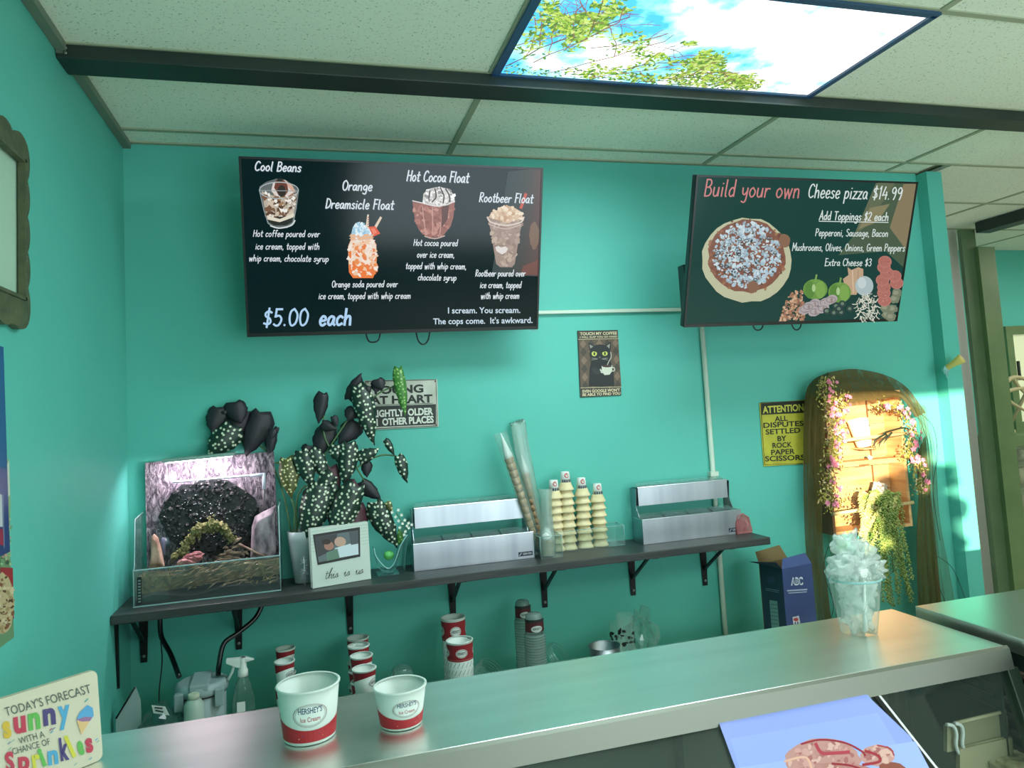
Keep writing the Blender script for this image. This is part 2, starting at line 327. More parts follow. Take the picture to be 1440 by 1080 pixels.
XS = [0.012, 1.258, 2.477, 3.52, 4.74, 5.96, 7.18, 8.4, 8.84]; YS = [-5.09, -4.45, -3.84, -3.23, -2.62, -2.015, -1.405, -.797, -.15, .5, 1.14, 1.85]
def tile_ok(x0, x1, y0, y1):
    if abs(x0-1.258) < .01 and abs(y1+.797) < .01: return False
    return True
for i in range(len(XS)-1):
    for j in range(len(YS)-1):
        x0, x1, y0, y1 = XS[i], XS[i+1], YS[j], YS[j+1]
        if y1 > .2 and x0 < 3.5: continue
        if y1 > .2 and x0 < 3.6: x0 = 3.82
        if not tile_ok(x0, x1, y0, y1): continue
        if y1 > 0 and x1 < 3.8: y1 = 0.0
        MB().box(x0+.008, x1-.008, y0+.008, y1-.008, H+.002, H+.02).build('ceiling_tile', CEIL, ceil)
MB().box(0.01, 3.72, -.142, -.002, H+.0015, H+.018).build('ceiling_tile', CEIL, ceil)
g = MB()
for x in XS[1:-1]: g.box(x-.011, x+.011, -5.09, 1.84 if x > 3.8 else -.001, H-.003, H+.006)
for y in YS[1:-1]: g.box(.01 if y < 0 else 3.94, 8.84, y-.011, y+.011, H-.0028, H+.0062)
g.box(.001, 3.72, -.022, -.001, H-.004, H+.006)
struct(g.build('ceiling_grid', GRID)); bpy.data.objects['ceiling_grid'].name = 'ceiling_grid'
struct(MB().box(.001, .028, -5.09, -.001, H-.022, H+.001).build('trim_1', mat('grey_moulding', (112, 128, 112), .6)))
# dark painted board under the ceiling
b = struct(MB().obb((.002, -.80, 2.757), (5.6, 0, 0), (0, .113, 0), (0, 0, .042)).build('trim_2', DARKP, bevel=.003))
MB().box(.003, .02, -.806, -.80, 2.768, 2.79).build('bracket', mat('steel_scratched', (150, 160, 150), .4, .8), b)
for z in (2.772, 2.786): MB().lathe((.026, -.80, z), [(.005, 0), (.005, .002), (.003, .004)], 8, axis=(0, -1, 0)).build('screw', MATS['steel_scratched'], b)
# door frame to the far room
d1 = struct(MB().box(5.04, 5.165, .99, 1.02, 0, H-.04).build('door_1', mat('post_dark', (84, 108, 78), .5, noise_=(6, (92, 116, 84), 3))))
MB().box(5.14, 5.285, .955, .989, 0, 2.63).build('post', POSTP, d1)
MB().box(5.13, 5.25, -.9, .95, 2.725, H-.004).build('header', DARKP, d1)
# ================================================================== sky print light panel in the ceiling
def sky_mat():
    m = bpy.data.materials.new('sky_print'); m.use_nodes = True; nt = m.node_tree; nt.nodes.clear()
    out = nt.nodes.new('ShaderNodeOutputMaterial'); em = nt.nodes.new('ShaderNodeEmission'); tc = nt.nodes.new('ShaderNodeTexCoord')
    nz = nt.nodes.new('ShaderNodeTexNoise'); nz.inputs['Scale'].default_value = 3.4; nz.inputs['Detail'].default_value = 5; nz.inputs['Roughness'].default_value = .55
    cr = nt.nodes.new('ShaderNodeValToRGB'); e = cr.color_ramp.elements; e[0].position = .40; e[0].color = lin((70, 165, 235)); e[1].position = .56; e[1].color = (1, 1, 1, 1)
    x = e.new(.47); x.color = lin((150, 225, 250))
    em.inputs[1].default_value = 1.9
    nt.links.new(tc.outputs['Object'], nz.inputs[0]); sx_ = nt.nodes.new('ShaderNodeSeparateXYZ'); ma = nt.nodes.new('ShaderNodeMath'); ma.operation = 'MULTIPLY_ADD'; ma.inputs[1].default_value = .16
    nt.links.new(tc.outputs['Object'], sx_.inputs[0]); nt.links.new(sx_.outputs[0], ma.inputs[0]); nt.links.new(nz.outputs[0], ma.inputs[2]); nt.links.new(ma.outputs[0], cr.inputs[0]); nt.links.new(cr.outputs[0], em.inputs[0]); nt.links.new(em.outputs[0], out.inputs[0]); return m
lp = empty('ceiling_light', (1.87, -1.1, H), 'sky and tree branch print light panel set in the dropped ceiling', 'ceiling light')
x0, x1, y0, y1 = 1.27, 2.467, -1.395, -.808
MB().box(x0, x1, y0, y1, H-.004, H+.012).build('diffuser', sky_mat(), lp)
fr = MB(); bl = mat('panel_border', (40, 66, 84), .5, emit=(30, 80, 130), es=.15)
for q in ((x0-.012, x1+.012, y0-.012, y0+.012), (x0-.012, x1+.012, y1-.006, y1+.01), (x0-.012, x0+.012, y0, y1), (x1-.01, x1+.012, y0, y1)): fr.box(*q, H-.012, H-.001)
fr.build('frame', bl, lp)
cv = Canvas(lambda x, y: Vector((x, y, H-.0045)), Vector((0, 0, -1)), base=.0004); cv.st = 4e-7
def branch(x, y, a, L, wd, dep):
    pts = [(x, y)]
    for i in range(6):
        a += rnd.uniform(-.28, .28); x += math.cos(a)*L/6; y += math.sin(a)*L/6
        if y < y0+.02 or y > y1-.01 or x < x0+.01 or x > x0+.8*(x1-x0) or (y1-y)/(y1-y0) > 1.0*(1-(x-x0)/(.84*(x1-x0)))**.8: break
        pts.append((x, y))
        if dep > 0 and rnd.random() < .75: branch(x, y, a+rnd.choice((-1, 1))*rnd.uniform(.4, 1.0), L*.55, wd*.6, dep-1)
    if len(pts) > 1: cv.line(pts, wd, rnd.choice([(120, 95, 70), (150, 110, 90)]))
    for p in pts[1:]:
        for _ in range(5 if dep < 2 else 3):
            r = rnd.uniform(.006, .012); t = rnd.uniform(0, 6.28); X, Y = p[0]+rnd.uniform(-.03, .03), p[1]+rnd.uniform(-.025, .025)
            if not (x0+.015 < X < x1-.02 and y0+.02 < Y < y1-.012) or (y1-Y)/(y1-y0) > (.8+.7*noise.noise(Vector((X*9, Y*9, 0))))*(1-(X-x0)/(.86*(x1-x0)))**.7 if X < x0+.82*(x1-x0) else True: continue
            u, v = (math.cos(t)*r*1.3, math.sin(t)*r*1.3), (-math.sin(t)*r*.55, math.cos(t)*r*.55)
            cv.P([(X-u[0], Y-u[1]), (X+v[0], Y+v[1]), (X+u[0], Y+u[1]), (X-v[0], Y-v[1])], rnd.choice([(140, 170, 60), (190, 205, 90), (110, 145, 60), (205, 215, 130), (160, 190, 80), (90, 125, 60)]))
for bx, by, ba, bL in ((x0+.02, y1-.06, -.9, .45), (x0+.02, y1-.2, -.5, .3), (x0+.15, y1-.02, -.7, .5), (x0+.32, y1-.02, -.6, .5), (x0+.52, y1-.02, -.5, .45), (x0+.66, y1-.02, -.5, .4), (x0+.03, y1-.35, -.3, .2), (x0+.25, y1-.22, -.5, .35), (x0+.42, y1-.1, -.7, .3), (x0+.58, y1-.05, -.6, .3), (x0+.75, y1-.02, -.4, .25), (x0+.1, y1-.1, -1.0, .4)):
    branch(bx, by, ba, bL, .006, 2)
for _ in range(260):
    X = rnd.uniform(x0+.02, x0+.85); Y = y1-.012-abs(rnd.gauss(0, .035)); r = rnd.uniform(.005, .01); t = rnd.uniform(0, 6.28)
    cv.P([(X-r*math.cos(t), Y-r*math.sin(t)), (X+r*.5*math.sin(t), Y-r*.5*math.cos(t)), (X+r*math.cos(t), Y+r*math.sin(t)), (X-r*.5*math.sin(t), Y+r*.5*math.cos(t))], rnd.choice([(90, 140, 60), (60, 110, 60), (170, 190, 80)]))
tag(cv.build('leaf_print', print_mat('lit_print', es=.75), lp), kind='stuff')

# ================================================================== televisions
def tv(o, w_, tilt, yaw, label, group, sc_col, es, name='television'):
    h = w_*.575; ax = Vector((math.cos(yaw), math.sin(yaw), 0)); nn = Vector((-math.sin(yaw), math.cos(yaw), 0)); dn = Vector((0, 0, -math.cos(tilt)))+nn*math.sin(tilt); back = ax.cross(dn)
    if back.dot(nn) < 0: back = -back
    o = Vector(o); c = o+ax*w_/2+dn*h/2+back*.03
    root = empty(name, c, label, 'television', group)
    MB().obb(o+back*.002, ax*w_, dn*h, back*.03).build('housing', BLACKP, root, bevel=.003)
    MB().obb(o+ax*w_*.2+dn*h*.25+back*.032, ax*w_*.6, dn*h*.6, back*.035).build('rear_cover', BLACKP, root, bevel=.004)
    fr = MB(); e = .008
    fr.obb(o, ax*w_, dn*e, -back*.003); fr.obb(o+dn*(h-e*1.7), ax*w_, dn*e*1.7, -back*.003); fr.obb(o, ax*e, dn*h, -back*.0032); fr.obb(o+ax*(w_-e), ax*e, dn*h, -back*.0032)
    fr.build('bezel', BLACKP, root)
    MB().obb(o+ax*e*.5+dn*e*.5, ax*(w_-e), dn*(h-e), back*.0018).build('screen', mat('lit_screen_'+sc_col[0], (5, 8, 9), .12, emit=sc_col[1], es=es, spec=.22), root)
    return root, o, back, ax, dn, h
t1, o1, n1, ax1, dn1, h1 = tv((.4425, -.382, 2.634), 1.117, .298, .009, 'large black wall television showing the ice cream float menu at 5.00 each', 'menu televisions', ('left', (2, 26, 30)), .8)
t2, o2, n2, ax2, dn2, h2 = tv((2.10, -.592, 2.553), 1.038, .327, -.003, 'black wall television on the right showing the build your own pizza menu', 'menu televisions', ('right', (26, 66, 60)), .8)  # green glow of the right screen stands in for reflected daylight
SCR = print_mat('screen_picture', es=.82, rough=.3, diff=0)
S = 1440/460
def tvc(o, n, sx, ox, oy): return px_canvas(o, n, sx, ox, oy, base=.0006)
W_ = (226, 234, 240); SH = (96, 120, 138)
c = tvc(o1, n1, S, 320, 200)
for t, a, b, h, wd in (('Cool Beans', (118, 124), (322, 130), 40, 5), ('Orange', (503, 210), (635, 214), 42, 5), ('Dreamsicle Float', (430, 290), (730, 296), 42, 5), ('Hot Cocoa Float', (787, 170), (1060, 178), 46, 5), ('Rootbeer Float', (1106, 262), (1343, 268), 40, 4.4)):
    c.hand(t, a, b, h, wd, W_, shadow=SH); c.flush('lettering', SCR, t1)
for t, a, b in (('Hot coffee poured over', (112, 415), (405, 417)), ('ice cream, topped with', (122, 471), (404, 472)), ('whip cream, chocolate syrup', (94, 523), (444, 526)), ('Orange soda poured over', (458, 638), (748, 637)), ('ice cream, topped with whip cream', (400, 690), (805, 688)),
        ('Hot cocoa poured', (818, 455), (1012, 457)), ('over ice cream,', (833, 507), (998, 508)), ('topped with whip cream,', (783, 557), (1050, 559)), ('chocolate syrup', (837, 607), (1006, 609)),
        ('Rootbeer poured over', (1090, 590), (1310, 590)), ('ice cream, topped', (1110, 641), (1292, 641)), ('with whip cream', (1114, 689), (1283, 688))):
    c.hand(t, a, b, 28, 3.4, W_); c.flush('lettering', SCR, t1)
c.hand('$5.00', (155, 808), (352, 805), 72, 9, (176, 212, 244)); c.flush('lettering', SCR, t1); c.hand('each', (402, 806), (545, 803), 70, 11, (176, 212, 244)); c.flush('lettering', SCR, t1)
c.type('I scream. You scream.', (970, 753), (1288, 751), 27, (206, 226, 240), .016); c.flush('lettering', SCR, t1); c.type("The cops come.  It's awkward.", (905, 801), (1342, 795), 27, (206, 226, 240), .016); c.flush('lettering', SCR, t1)
c.type('VIZIO', (1332, 830), (1361, 829), 7, (120, 130, 134), 0)
c.build('brand_lettering', SCR, t1)
def inpoly(P):
    def f(x, y):
        r = False; j = len(P)-1
        for i in range(len(P)):
            if (P[i][1] > y) != (P[j][1] > y) and x < (P[j][0]-P[i][0])*(y-P[i][1])/(P[j][1]-P[i][1])+P[i][0]: r = not r
            j = i
        return r
    return f
def outl(c, P, wd, col): c.line(P+[P[0]], wd, col)
# warm glow picture behind the root beer float
c = tvc(o1, n1, S, 320, 200); c.lay = .00035
for i in range(16):
    t = i/16; c.P([(1385-150*(1-t)**1.2, 110+20*(1-t)), (1385, 112), (1372, 590), (1372-210*(1-t), 585)], (int(6+84*t), int(30+18*t), int(33+8*t)))
c.P([(1300, 545), (1374, 515), (1373, 582), (1290, 585)], (110, 52, 40)); c.ell(1350, 410, 22, 60, (120, 88, 66), jit=.1)
# drink 1: tumbler of coffee over ice cream
P1 = [(140, 195), (160, 300), (176, 358), (200, 374), (262, 374), (290, 355), (300, 300), (313, 212), (290, 190), (255, 165), (215, 160), (170, 175)]
c.P(P1, (96, 104, 104)); c.P([(150, 215), (165, 300), (180, 345), (285, 345), (298, 290), (306, 225), (225, 245)], (188, 176, 160))
c.specks(inpoly([(155, 225), (170, 330), (285, 335), (302, 225)]), (150, 220, 305, 345), 150, (5, 15), [(232, 226, 214), (206, 190, 170), (120, 84, 58), (160, 120, 84), (240, 238, 230), (90, 56, 36)])
c.P([(172, 335), (290, 322), (284, 352), (258, 366), (205, 366), (182, 352)], (28, 22, 18)); c.P([(172, 322), (230, 338), (292, 312), (290, 330), (230, 352), (176, 340)], (226, 218, 200))
c.P([(192, 215), (200, 180), (225, 162), (255, 168), (280, 190), (300, 215), (270, 235), (215, 238)], (222, 210, 204)); c.P([(205, 200), (212, 168), (240, 160), (262, 180), (268, 215), (250, 240), (226, 235)], (104, 50, 34)); c.ell(238, 215, 18, 26, (40, 18, 14)); c.ell(230, 166, 12, 8, (24, 14, 12)); c.P([(255, 172), (285, 190), (300, 222), (282, 215), (266, 195)], (216, 170, 150))
c.ring(226, 212, 88, 38, 4, (178, 188, 190)); outl(c, [(140, 212), (160, 300), (178, 356), (205, 376), (262, 376), (290, 352), (302, 290), (313, 215)], 3, (150, 164, 166)); c.line([(190, 368), (228, 378), (280, 366), (296, 345)], 6, (214, 220, 222), True)
c.build('drink_picture', SCR, t1)
# drink 2: orange float in a jar
c = tvc(o1, n1, S, 320, 200); c.lay = .0011
J = [(540, 405), (638, 402), (640, 425), (655, 450), (656, 560), (640, 598), (552, 598), (534, 570), (530, 460), (542, 430)]
c.P(J, (236, 176, 132)); c.P([(534, 540), (600, 528), (656, 545), (655, 562), (640, 598), (552, 598), (534, 572)], (238, 118, 40)); c.P([(533, 455), (545, 432), (640, 428), (654, 455), (655, 500), (610, 530), (560, 520), (534, 535)], (238, 218, 200))
c.specks(inpoly(J), (530, 425, 656, 590), 130, (4, 13), [(244, 232, 222), (240, 196, 160), (236, 140, 70), (246, 226, 208), (232, 120, 50)])
c.P([(544, 405), (552, 372), (575, 352), (600, 362), (622, 380), (634, 404)], (176, 212, 230)); c.specks(inpoly([(544, 408), (552, 370), (575, 350), (604, 358), (632, 385), (636, 408)]), (544, 350, 636, 410), 70, (4, 9), [(222, 240, 248), (150, 196, 220), (236, 246, 250)])
c.P([(608, 372), (622, 385), (622, 318), (615, 318)], (226, 214, 196)); c.P([(640, 380), (652, 384), (680, 332), (672, 326)], (226, 206, 184)); 
for i in range(5): c.P([(616, 330+i*10), (622, 326+i*10), (622, 331+i*10), (616, 335+i*10)], (176, 96, 66))
c.P([(620, 372), (650, 370), (672, 402), (640, 416)], (224, 84, 48)); c.P([(630, 380), (646, 378), (658, 398), (642, 406)], (240, 130, 100))
c.line([(537, 412), (590, 418), (642, 408)], 4, (214, 190, 170), True); c.line([(537, 424), (590, 430), (642, 420)], 3, (214, 190, 170), True); c.line([(548, 450), (546, 560)], 4, (250, 226, 206))
c.build('drink_picture', SCR, t1)
# drink 3: hot cocoa float in a tulip cup
c = tvc(o1, n1, S, 320, 200); c.lay = .0011
C3 = [(814, 262), (824, 340), (842, 386), (872, 414), (912, 420), (950, 410), (982, 370), (994, 330), (1000, 262), (910, 278)]
c.P(C3, (150, 92, 82)); c.specks(inpoly(C3), (820, 280, 996, 415), 120, (5, 14), [(172, 112, 100), (134, 76, 68), (192, 136, 122), (156, 92, 80)])
for x in (858, 902, 948): c.line([(x, 285), (x+(905-x)*.15, 350), (x+(905-x)*.35, 408)], 4, (196, 150, 140), True)
c.P([(944, 280), (975, 275), (968, 340), (940, 380)], (92, 46, 42)); c.P([(858, 264), (862, 226), (890, 204), (930, 196), (975, 206), (998, 235), (1000, 264), (930, 286)], (206, 204, 200))
c.specks(inpoly([(862, 266), (866, 224), (895, 203), (975, 206), (998, 240), (996, 268), (930, 282)]), (862, 200, 998, 280), 110, (5, 12), [(236, 236, 234), (182, 180, 178), (222, 220, 216), (140, 136, 134), (246, 246, 244)])
for q in ([(912, 205), (918, 240), (900, 262)], [(936, 200), (952, 235), (948, 268)], [(960, 206), (976, 236), (978, 262)], [(890, 215), (886, 250)]): c.line(q, 6, (66, 40, 40), True)
c.line([(814, 258), (860, 268), (910, 280), (960, 276), (1000, 260)], 4, (230, 226, 224), True); c.line([(868, 414), (912, 424), (955, 412)], 5, (196, 168, 160), True)
c.build('drink_picture', SCR, t1)
# drink 4: root beer float in a tall cup
c = tvc(o1, n1, S, 320, 200); c.lay = .0011
c.P([(1284, 290), (1296, 294), (1320, 228), (1308, 222)], (196, 74, 60)); C4 = [(1145, 328), (1156, 380), (1182, 536), (1200, 550), (1252, 550), (1264, 536), (1286, 400), (1303, 330), (1225, 300)]
c.P(C4, (158, 134, 122)); c.specks(inpoly(C4), (1150, 350, 1295, 545), 140, (5, 14), [(174, 150, 136), (144, 120, 108), (190, 168, 152), (166, 142, 128)])
c.P([(1150, 330), (1160, 308), (1190, 300), (1202, 284), (1235, 280), (1262, 288), (1296, 308), (1300, 334), (1230, 356)], (216, 186, 156)); c.specks(inpoly([(1158, 332), (1165, 306), (1205, 286), (1260, 290), (1296, 312), (1292, 340), (1230, 352)]), (1155, 284, 1300, 350), 60, (5, 13), [(232, 208, 180), (206, 170, 138), (240, 222, 198), (196, 156, 120)])
c.line([(1143, 330), (1160, 352), (1225, 366), (1290, 352), (1304, 330)], 6, (222, 206, 194), True); c.line([(1152, 362), (1225, 382), (1292, 362)], 4, (200, 182, 172), True)
c.P([(1178, 462), (1192, 456), (1204, 464), (1222, 458), (1234, 468), (1226, 484), (1208, 494), (1184, 480)], (226, 218, 214))
c.build('drink_picture', SCR, t1)
# second television
S2 = 3.6; c = tvc(o2, n2, S2, 940, 220)
PK = (204, 122, 122); W2 = (214, 226, 222)
c.hand('Build your own', (178, 200), (662, 210), 84, 7, PK); c.flush('lettering', SCR, t2); c.hand('Cheese pizza', (705, 208), (1005, 216), 68, 6, W2); c.flush('lettering', SCR, t2); c.hand('$14.99', (1030, 214), (1178, 220), 62, 6, W2); c.flush('lettering', SCR, t2)
c.hand('Add Toppings $2 each', (762, 320), (1112, 326), 42, 5, W2); c.line([(762, 328), (1112, 334)], 4, W2); c.flush('lettering', SCR, t2)
for t, a, b in (('Pepperoni, Sausage, Bacon', (742, 402), (1110, 406)), ('Mushrooms, Olives, Onions, Green Peppers', (625, 476), (1195, 480)), ('Extra Cheese $3', (790, 553), (1025, 554))): c.hand(t, a, b, 36, 4, W2); c.flush('lettering', SCR, t2)
c.type('VIZIO', (1128, 831), (1152, 830), 8, (120, 140, 134), 0)
c.build('brand_lettering', SCR, t2)
c = tvc(o2, n2, S2, 940, 220); c.lay = .0004
c.P([(980, 345), (1060, 128), (1262, 136), (1188, 560), (1100, 480), (860, 500)], (70, 88, 66)); c.P([(1050, 135), (1150, 132), (1010, 340), (930, 420)], (96, 104, 78)); c.P([(1190, 140), (1260, 136), (1200, 470), (1120, 360)], (134, 120, 90)); c.P([(1020, 260), (1120, 240), (1060, 330), (960, 370)], (132, 126, 92))  # olive and beige polygons painted as reflections on the screen's right side
pts = [(397+(228+rnd.uniform(-5, 5))*math.cos(-a*.2094), 525+(214+rnd.uniform(-5, 5))*math.sin(-a*.2094)) for a in range(30)]
c.P(pts, (188, 190, 156)); pts = [(397+(196+rnd.uniform(-7, 7))*math.cos(-a*.2094), 506+(184+rnd.uniform(-7, 7))*math.sin(-a*.2094)) for a in range(30)]; c.P(pts, (128, 78, 62))
ins = lambda x, y: ((x-395)/172)**2+((y-498)/165)**2 < 1
c.specks(lambda x, y: ((x-395)/200)**2+((y-505)/190)**2 < 1, (190, 310, 600, 700), 300, (5, 12), [(138, 86, 62), (110, 64, 52), (158, 112, 82), (150, 96, 66)])
c.specks(ins, (200, 330, 580, 690), 900, (5, 12), [(190, 212, 222), (176, 200, 214), (204, 222, 228), (164, 190, 204), (150, 172, 184)])
c.specks(ins, (200, 330, 580, 690), 170, (3, 7), [(40, 54, 60), (60, 74, 76), (90, 92, 80), (120, 110, 90)])
for _ in range(15):
    a = rnd.uniform(0, 6.28); r = rnd.uniform(.2, .85); x, y = 395+170*r*math.cos(a), 498+160*r*math.sin(a); c.ring(x, y, 12, 10, 4, (44, 58, 66), 12)
c.ell(585, 425, 30, 34, (134, 96, 72), jit=.08); c.ell(425, 660, 30, 30, (132, 92, 70), jit=.08)
c.build('pizza_and_reflections', SCR, t2)
c = tvc(o2, n2, S2, 940, 220); c.lay = .0012
c.specks(inpoly([(565, 835), (590, 740), (620, 685), (675, 680), (690, 830)]), (560, 680, 690, 836), 260, (5, 10), [(186, 142, 110), (150, 104, 80), (206, 168, 138), (170, 120, 92), (130, 92, 74)])
c.P([(910, 600), (905, 560), (925, 575), (960, 560), (985, 570), (985, 610), (950, 700), (900, 700), (882, 620)], (190, 160, 130)); c.line([(930, 575), (935, 690)], 4, (220, 196, 170)); c.line([(960, 575), (955, 670)], 3, (160, 128, 100))
c.ell(990, 655, 46, 50, (172, 190, 192)); c.ell(978, 640, 22, 28, (196, 210, 210))
for (x, y, rx) in ((742, 672, 62), (865, 688, 58)):
    c.ell(x, y, rx, 52, (104, 148, 62)); c.ell(x-rx*.45, y+3, rx*.4, 44, (84, 132, 50)); c.ell(x+rx*.4, y+3, rx*.42, 44, (122, 164, 76)); c.ell(x-8, y-6, 9, 20, (170, 200, 140)); c.line([(x, y-40), (x+6, y-72)], 9, (120, 160, 80))
for (x, y) in ((690, 775), (735, 745), (790, 740), (740, 785), (705, 760), (780, 770), (820, 725)): c.ell(x, y, 34, 22, (176, 166, 168), rot=-.4, jit=.06); c.ring(x, y, 26, 16, 4, (134, 120, 124), 14); c.ell(x+4, y+2, 7, 12, (150, 132, 128))
for (x, y) in ((800, 782), (835, 790), (845, 755), (872, 788), (878, 745), (915, 770), (860, 770)): c.ring(x, y, 19, 17, 8, (40, 58, 58), 14); c.ell(x, y, 9, 8, (104, 126, 108))
for _ in range(110):
    x, y = rnd.uniform(950, 1058), rnd.uniform(690, 822); a = rnd.uniform(0, 3.14); L = rnd.uniform(12, 34)
    if (x-1005)**2/62**2+(y-760)**2/66**2 < 1.05: c.line([(x, y), (x+L*math.cos(a)*.5, y+L*math.sin(a)*.5+3), (x+L*math.cos(a), y+L*math.sin(a))], 4, rnd.choice([(212, 214, 196), (190, 194, 176), (224, 224, 210)]))
for (x, y) in ((1100, 800), (1130, 770), (1140, 720), (1092, 765), (1150, 690), (1120, 810)): c.ell(x, y, 26, 22, (118, 126, 104), jit=.15); c.ell(x-4, y-2, 14, 11, (146, 150, 126), jit=.15)
for (x, y) in ((1088, 728), (1150, 640), (1140, 605), (1085, 690), (1085, 660), (1078, 625), (1100, 590), (1085, 560), (1090, 532)): c.ell(x, y, 34, 30, (188, 120, 110)); c.ell(x, y-1, 30, 26, (176, 108, 98)); c.specks(lambda X, Y: True, (x-18, y-14, x+18, y+14), 5, (2, 5), [(206, 146, 132), (160, 90, 84)])
c.build('toppings_picture', SCR, t2)
# brackets and loose cables under both sets
for root, o, n, ax, dn, h, w_, hooks in ((t1, o1, n1, ax1, dn1, h1, 1.117, ((525, 475, 8), (595, 472, 16))), (t2, o2, n2, ax2, dn2, h2, 1.038, ((1066, 457, 10), (1120, 454, 14)))):
    cc = o+ax*w_/2+dn*h*.55
    mm = MB().obb(cc+n*.066-ax*.16-dn*.14, ax*.32, dn*.28, n*.01); q = cc+n*.07
    mm.box(q.x-.02, q.x+.02, q.y, -.03, q.z-.03, q.z+.0); mm.box(q.x-.12, q.x+.12, -.03, -.001, q.z-.14, q.z+.12)
    mm.build('wall_mount', BLACKM, root)
    for (x, y, L) in hooks:
        p = onp(x, y, o+n*.05, n); pts = spline([p+Vector((-.03, 0, .03)), p+Vector((-.02, 0, -L*.0012)), p+Vector((0, 0, -L*.0022)), p+Vector((.02, 0, -L*.001)), p+Vector((.03, 0, .03))], 5); MB().tube(pts, .003, 6).build('cable', BLACKP, root)
# small black box at the left edge of the right set
MB().obb(ony(961, 372, -.30), (.03, 0, 0), (0, .05, 0), (0, 0, -.2)).build('speaker_edge', BLACKP, t2)

# ================================================================== conduits on the back wall
COND = mat('painted_conduit', (200, 216, 200), .45)
cz = ony(855, 438, -.015).z
a_, b_ = ony(740, 440, -.012), ony(985, 436, -.012)
cd_ = empty('conduit', (2.0, -.012, a_.z), 'pale horizontal conduit running between the two televisions', 'conduit')
MB().obb((1.45, -.02, a_.z-.008), (.97, 0, 0), (0, .018, 0), (0, 0, .016)).build('raceway', COND, cd_, bevel=.003)
vx = 2.403
cd2 = empty('conduit', (vx, -.012, 1.0), 'pale vertical conduit dropping from the right television behind the shelf', 'conduit')
MB().tube([(vx, -.013, .02), (vx, -.013, 2.1)], .0115, 12).build('pipe', COND, cd2)
MB().box(vx-.02, vx+.02, -.028, -.001, 1.345, 1.365).build('strap', COND, cd2)

# ================================================================== tin signs
def panel_px(name, q, Y, col, label, cat, th=.004, m=None, parent=None, rim=None):
    pts = [ony(*p, Y) for p in q]; c = sum(pts, Vector())/4
    root = empty(name, (c.x, Y, c.z), label, cat)
    MB().prism(pts, (0, th, 0)).build('plate', m or mat('painted_tin_%d' % col[0], col, .45, .1, noise_=(14, tuple(int(v*.88) for v in col), 5)), root, bevel=.0015)
    return root
sg = panel_px('tin_sign', [(512, 535), (615, 533), (617, 600), (518, 605)], -.006, (196, 198, 184), 'cream and black tin sign reading young at heart, behind the spotted begonia', 'sign')
c = px_canvas((0, -.006, 0), (0, 1, 0), 1440/420, 480, 440)
outl(c, [(118, 330), (456, 322), (462, 544), (136, 560)], 4, (44, 48, 44))
c.P([(124, 452), (456, 440), (456, 538), (134, 552)], (38, 44, 42)); c.line([(130, 447), (440, 436)], 2.5, (40, 44, 40))
for t, a, b, h, col in (('YOUNG', (140, 392), (396, 382), 38, (30, 36, 34)), ('AT HEART', (140, 440), (440, 430), 38, (30, 36, 34)), ('SLIGHTLY  OLDER', (136, 503), (443, 489), 33, (214, 216, 204)), ('IN  OTHER PLACES', (142, 545), (446, 528), 33, (214, 216, 204))): c.type(t, a, b, h, col, .04)
for p in ((128, 336), (452, 330), (456, 538), (142, 552)): c.ell(*p, 4, 4, (110, 70, 50), 8)
c.build('lettering', print_mat('print', rough=.5), sg)
sg = panel_px('tin_sign', [(812, 465), (869, 464), (874, 556), (816, 559)], -.006, (58, 54, 46), 'brown tin sign of a black cat drinking coffee, between the televisions', 'sign')
c = px_canvas((0, -.006, 0), (0, 1, 0), 1440/420, 480, 440)
c.P([(1146, 130), (1334, 126), (1350, 358), (1154, 364)], (96, 80, 66))
for i in range(5):
    for j in range(6):
        x, y = 1165+i*39+j*2.2, 150+j*40-i
        if (i+j) % 2 == 0: c.P([(x, y-22), (x+15, y), (x, y+20), (x-15, y)], (128, 104, 86))
        else: c.P([(x, y-22), (x+15, y), (x, y+20), (x-15, y)], (70, 64, 56))
c.P([(1192, 355), (1196, 270), (1206, 228), (1222, 215), (1282, 212), (1300, 240), (1312, 290), (1316, 354)], (28, 33, 34)); c.ell(1247, 196, 52, 44, (32, 38, 39)); c.P([(1196, 182), (1190, 142), (1224, 160)], (36, 42, 42)); c.P([(1268, 158), (1300, 138), (1298, 180)], (36, 42, 42)); c.P([(1200, 172), (1196, 152), (1214, 162)], (150, 146, 134)); c.P([(1278, 160), (1294, 148), (1292, 172)], (150, 146, 134))
c.ell(1219, 197, 13, 12, (196, 200, 96)); c.ell(1270, 196, 13, 11, (196, 200, 96)); c.ell(1219, 197, 4, 8, (20, 24, 20)); c.ell(1270, 196, 4, 8, (20, 24, 20)); c.line([(1204, 180), (1232, 188)], 4, (20, 24, 24)); c.line([(1258, 188), (1286, 180)], 4, (20, 24, 24)); c.P([(1240, 212), (1250, 212), (1245, 220)], (120, 110, 100))
for k in (-1, 1):
    for d in (-6, 0, 6): c.line([(1245+k*10, 222), (1245+k*38, 222+d)], 1.5, (150, 150, 140))
c.P([(1254, 256), (1306, 253), (1304, 282), (1292, 298), (1268, 300), (1256, 284)], (206, 206, 190)); c.ell(1280, 257, 24, 6, (70, 52, 40)); c.ring(1309, 272, 10, 11, 4, (206, 206, 190), 14); c.P([(1246, 268), (1262, 282), (1258, 292), (1246, 286)], (196, 196, 182)); c.line([(1282, 250), (1290, 232), (1300, 214), (1298, 190)], 4, (186, 184, 172), True); c.ell(1228, 280, 24, 14, (44, 50, 50), rot=.5)
for q in (([(1142, 128), (1336, 124)]), ([(1152, 362), (1350, 357)])): c.line(q, 3, (190, 176, 140))
CR = (216, 202, 166)
